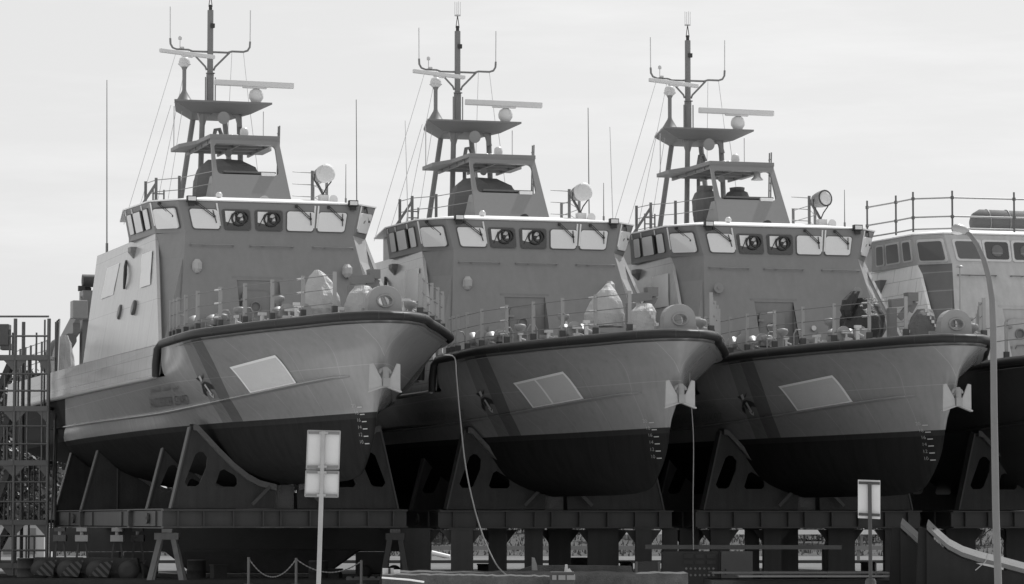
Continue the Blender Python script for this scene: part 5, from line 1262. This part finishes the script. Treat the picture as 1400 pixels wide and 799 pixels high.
# trees
def leaf_cloud(mb, c, r, n, size, rnd, squash=.8):
    for k in range(n):
        d = Vector((rnd.gauss(0, 1), rnd.gauss(0, 1), rnd.gauss(0, 1))).normalized() * r * rnd.uniform(.35, 1.0) ** .6; d.z *= squash
        p = c + d; a = Vector((rnd.gauss(0, 1), rnd.gauss(0, 1), rnd.gauss(0, 1))).normalized(); b = a.orthogonal().normalized(); s = size * rnd.uniform(.6, 1.3)
        cc = a.cross(b); mb.add([p - b * s * .5, p + cc * s * .3, p + b * s * .5, p - cc * s * .3], [(0, 1, 2, 3)])
def make_tree(seed, H, spread, m, label, shrub=False):
    rnd = random.Random(seed); o = empty('shrub' if shrub else 'tree')
    t = MB(); th = H * (.25 if shrub else .45); t.tube([(0, 0, -.3), (rnd.uniform(-.1, .1), 0, th * .5), (rnd.uniform(-.2, .2), rnd.uniform(-.2, .2), th), (0, 0, H * .8)], [H * .025, H * .02, H * .015, .02], 7)
    ends = []
    for k in range(7 if shrub else 11):
        a = rnd.uniform(0, 6.28); z0 = th * rnd.uniform(.5, 1.2); L = spread * rnd.uniform(.45, .95); e = Vector((math.cos(a) * L, math.sin(a) * L, z0 + H * rnd.uniform(.08, .5))); e.z = min(e.z, H * .9)
        t.tube([(0, 0, z0), (e.x * .5, e.y * .5, lerp(z0, e.z, .6)), e], [H * .011, H * .007, .012], 5); ends.append(e)
    t.build('trunk', 'bark', o); c = MB()
    for e in ends + [Vector((0, 0, H * .82)), Vector((rnd.uniform(-.6, .6), 0, H * .62))]:
        leaf_cloud(c, e, spread * rnd.uniform(.3, .5), 260, H * .035 + .10, rnd)
    c.build('crown', m, o, fix=False); return o
def bushy(seed, H, spread, m):
    rnd = random.Random(seed); o = empty('tree'); t = MB(); t.tube([(0, 0, -.4), (.1, 0, H * .4), (0, .1, H * .8)], [H * .03, H * .02, .03], 7)
    c = MB()
    for k in range(26):
        a = rnd.uniform(0, 6.28); q = rnd.uniform(.0, 1.0); z = H * (.06 + .86 * k / 25); w = spread * (1 - (k / 25) ** 2.2 * .75) * q ** .5
        e = Vector((w * math.cos(a), w * math.sin(a), z)); t.tube([(0, 0, z * .6), e], [.05, .015], 4)
        leaf_cloud(c, e, spread * rnd.uniform(.28, .48), 170, H * .03 + .10, rnd)
    t.build('trunk', 'bark', o); c.build('crown', m, o, fix=False); return o
kinds = [make_tree(1, 9.0, 3.6, 'leaf', ''), make_tree(2, 7.0, 3.2, 'leaf_pale', ''), make_tree(3, 2.6, 1.7, 'leaf_pale', '', True)]
spots = [(-30, 187, 0, 1.0), (-36, 192, 0, 1.08), (-24.5, 184, 1, 1.12), (-19, 190, 1, .95), (-33, 180, 1, 1.0), (-27.5, 196, 0, 1.02), (-14, 186, 1, .72), (-8, 192, 1, .62)]
tl = ['tall dark leafy tree behind the scaffold tower', 'pale leafy tree beyond the stern of the nearest boat']
bt = bushy(5, 6.2, 2.6, 'leaf_pale')
bsp = [(-31, 172, 1.1), (-27.6, 175, 1.0), (-24.2, 171, 1.15), (-34, 176, 1.0), (-21, 176, .85), (-17.6, 173, .70), (-14.6, 177, .66), (-11.6, 172, .58), (-8.2, 178, .6), (-25.8, 179, 1.2), (-29.5, 180, 1.3)]
for k, (x_, y_, s_) in enumerate(bsp):
    o = bt if k == 0 else copy_tree(bt); o.location = (x_, y_, .9); o.scale = (s_, s_, s_); o.rotation_euler = (0, 0, k * 1.7)
    tag(o, 'bushy tree leafed to the ground behind the leftmost boat and the scaffold tower', 'tree', 'bushy trees behind the yard')
first = {}
for k, (x_, y_, kd, s) in enumerate(spots):
    o = kinds[kd] if kd not in first else copy_tree(kinds[kd]); first[kd] = 1
    o.location = (x_, y_, 1.4); o.scale = (s, s, s); o.rotation_euler = (0, 0, k * 1.3); tag(o, tl[kd], 'tree', 'trees behind the yard, %s' % ('dark' if kd == 0 else 'pale'))
rnd = random.Random(21); gaps = [602, 604, 661, 705, 791, 795, 856, 1110, 1187, 1180, 962, 1003, 560, 640, 745, 825, 1050, 1230, 310, 465, 1330]
for k, px in enumerate(gaps):
    d_ = rnd.uniform(158, 182); o = kinds[2] if k == 0 else copy_tree(kinds[2]); s = rnd.uniform(.5, 1.0)
    o.location = (gx(px, d_) + rnd.uniform(-.6, .6), d_, ((d_ - 148) / 36) ** 1.2 * 1.5 - .1); o.scale = (s, s, s * rnd.uniform(.8, 1.1)); o.rotation_euler = (0, 0, k * 2.1)
    tag(o, 'loose pale shrub on the bank seen through gaps between the columns', 'shrub', 'shrubs on the bank')

# ------------------------------------------------------------------ light
SE, SA = 52.0, -31.0            # elevation; azimuth left of the view direction (+Y towards -X)
sd = Vector((-math.sin(R(SA)) * math.cos(R(SE)), math.cos(R(SA)) * math.cos(R(SE)), math.sin(R(SE))))
sun = bpy.data.lights.new('sun', 'SUN'); sun.energy = 4.0; sun.angle = R(.53); sun.color = (1, 1, 1)
so = bpy.data.objects.new('sun', sun); COL.objects.link(so); so.rotation_euler = sd.to_track_quat('Z', 'Y').to_euler(); so.location = (0, 0, 60)
w = bpy.data.worlds.new('World'); scene.world = w; w.use_nodes = True
N, L = w.node_tree.nodes, w.node_tree.links; bg = N['Background']
sky = N.new('ShaderNodeTexSky'); sky.sky_type = 'NISHITA'; sky.sun_disc = False; sky.sun_elevation = R(SE); sky.sun_rotation = R(-SA); sky.air_density = 1.0; sky.dust_density = 2.5; sky.ozone_density = 1.0
bw = N.new('ShaderNodeRGBToBW'); L.new(sky.outputs[0], bw.inputs[0])
tc = N.new('ShaderNodeTexCoord'); mp = N.new('ShaderNodeMapping'); mp.inputs['Scale'].default_value = (3.0, 3.0, 22.0); L.new(tc.outputs['Generated'], mp.inputs[0])
nz = N.new('ShaderNodeTexNoise'); nz.inputs['Scale'].default_value = 2.2; nz.inputs['Detail'].default_value = 7; nz.inputs['Roughness'].default_value = .62; L.new(mp.outputs[0], nz.inputs[0])
cr_ = N.new('ShaderNodeMapRange'); cr_.inputs[1].default_value = .50; cr_.inputs[2].default_value = .78; cr_.inputs[3].default_value = 1.0; cr_.inputs[4].default_value = 1.22; L.new(nz.outputs['Fac'], cr_.inputs[0])
mu = N.new('ShaderNodeMath'); mu.operation = 'MULTIPLY'; L.new(bw.outputs[0], mu.inputs[0]); L.new(cr_.outputs[0], mu.inputs[1])
pw = N.new('ShaderNodeMath'); pw.operation = 'POWER'; pw.inputs[1].default_value = .22; L.new(bw.outputs[0], pw.inputs[0])
gn = N.new('ShaderNodeMath'); gn.operation = 'MULTIPLY'; gn.inputs[1].default_value = 4.55; L.new(pw.outputs[0], gn.inputs[0])   # bright thin haze evens the sky out
L.new(gn.outputs[0], mu.inputs[0]); cr_.inputs[4].default_value = 1.10; cr_.inputs[3].default_value = 1.005
L.new(mu.outputs[0], bg.inputs['Color']); bg.inputs['Strength'].default_value = .12

vs = scene.view_settings; vs.view_transform = 'Standard'; vs.look = 'None'; vs.exposure = 0.0; vs.gamma = 1.0; vs.use_curve_mapping = False
scene.render.engine = 'CYCLES'; scene.cycles.max_bounces = 8; scene.cycles.use_denoising = True
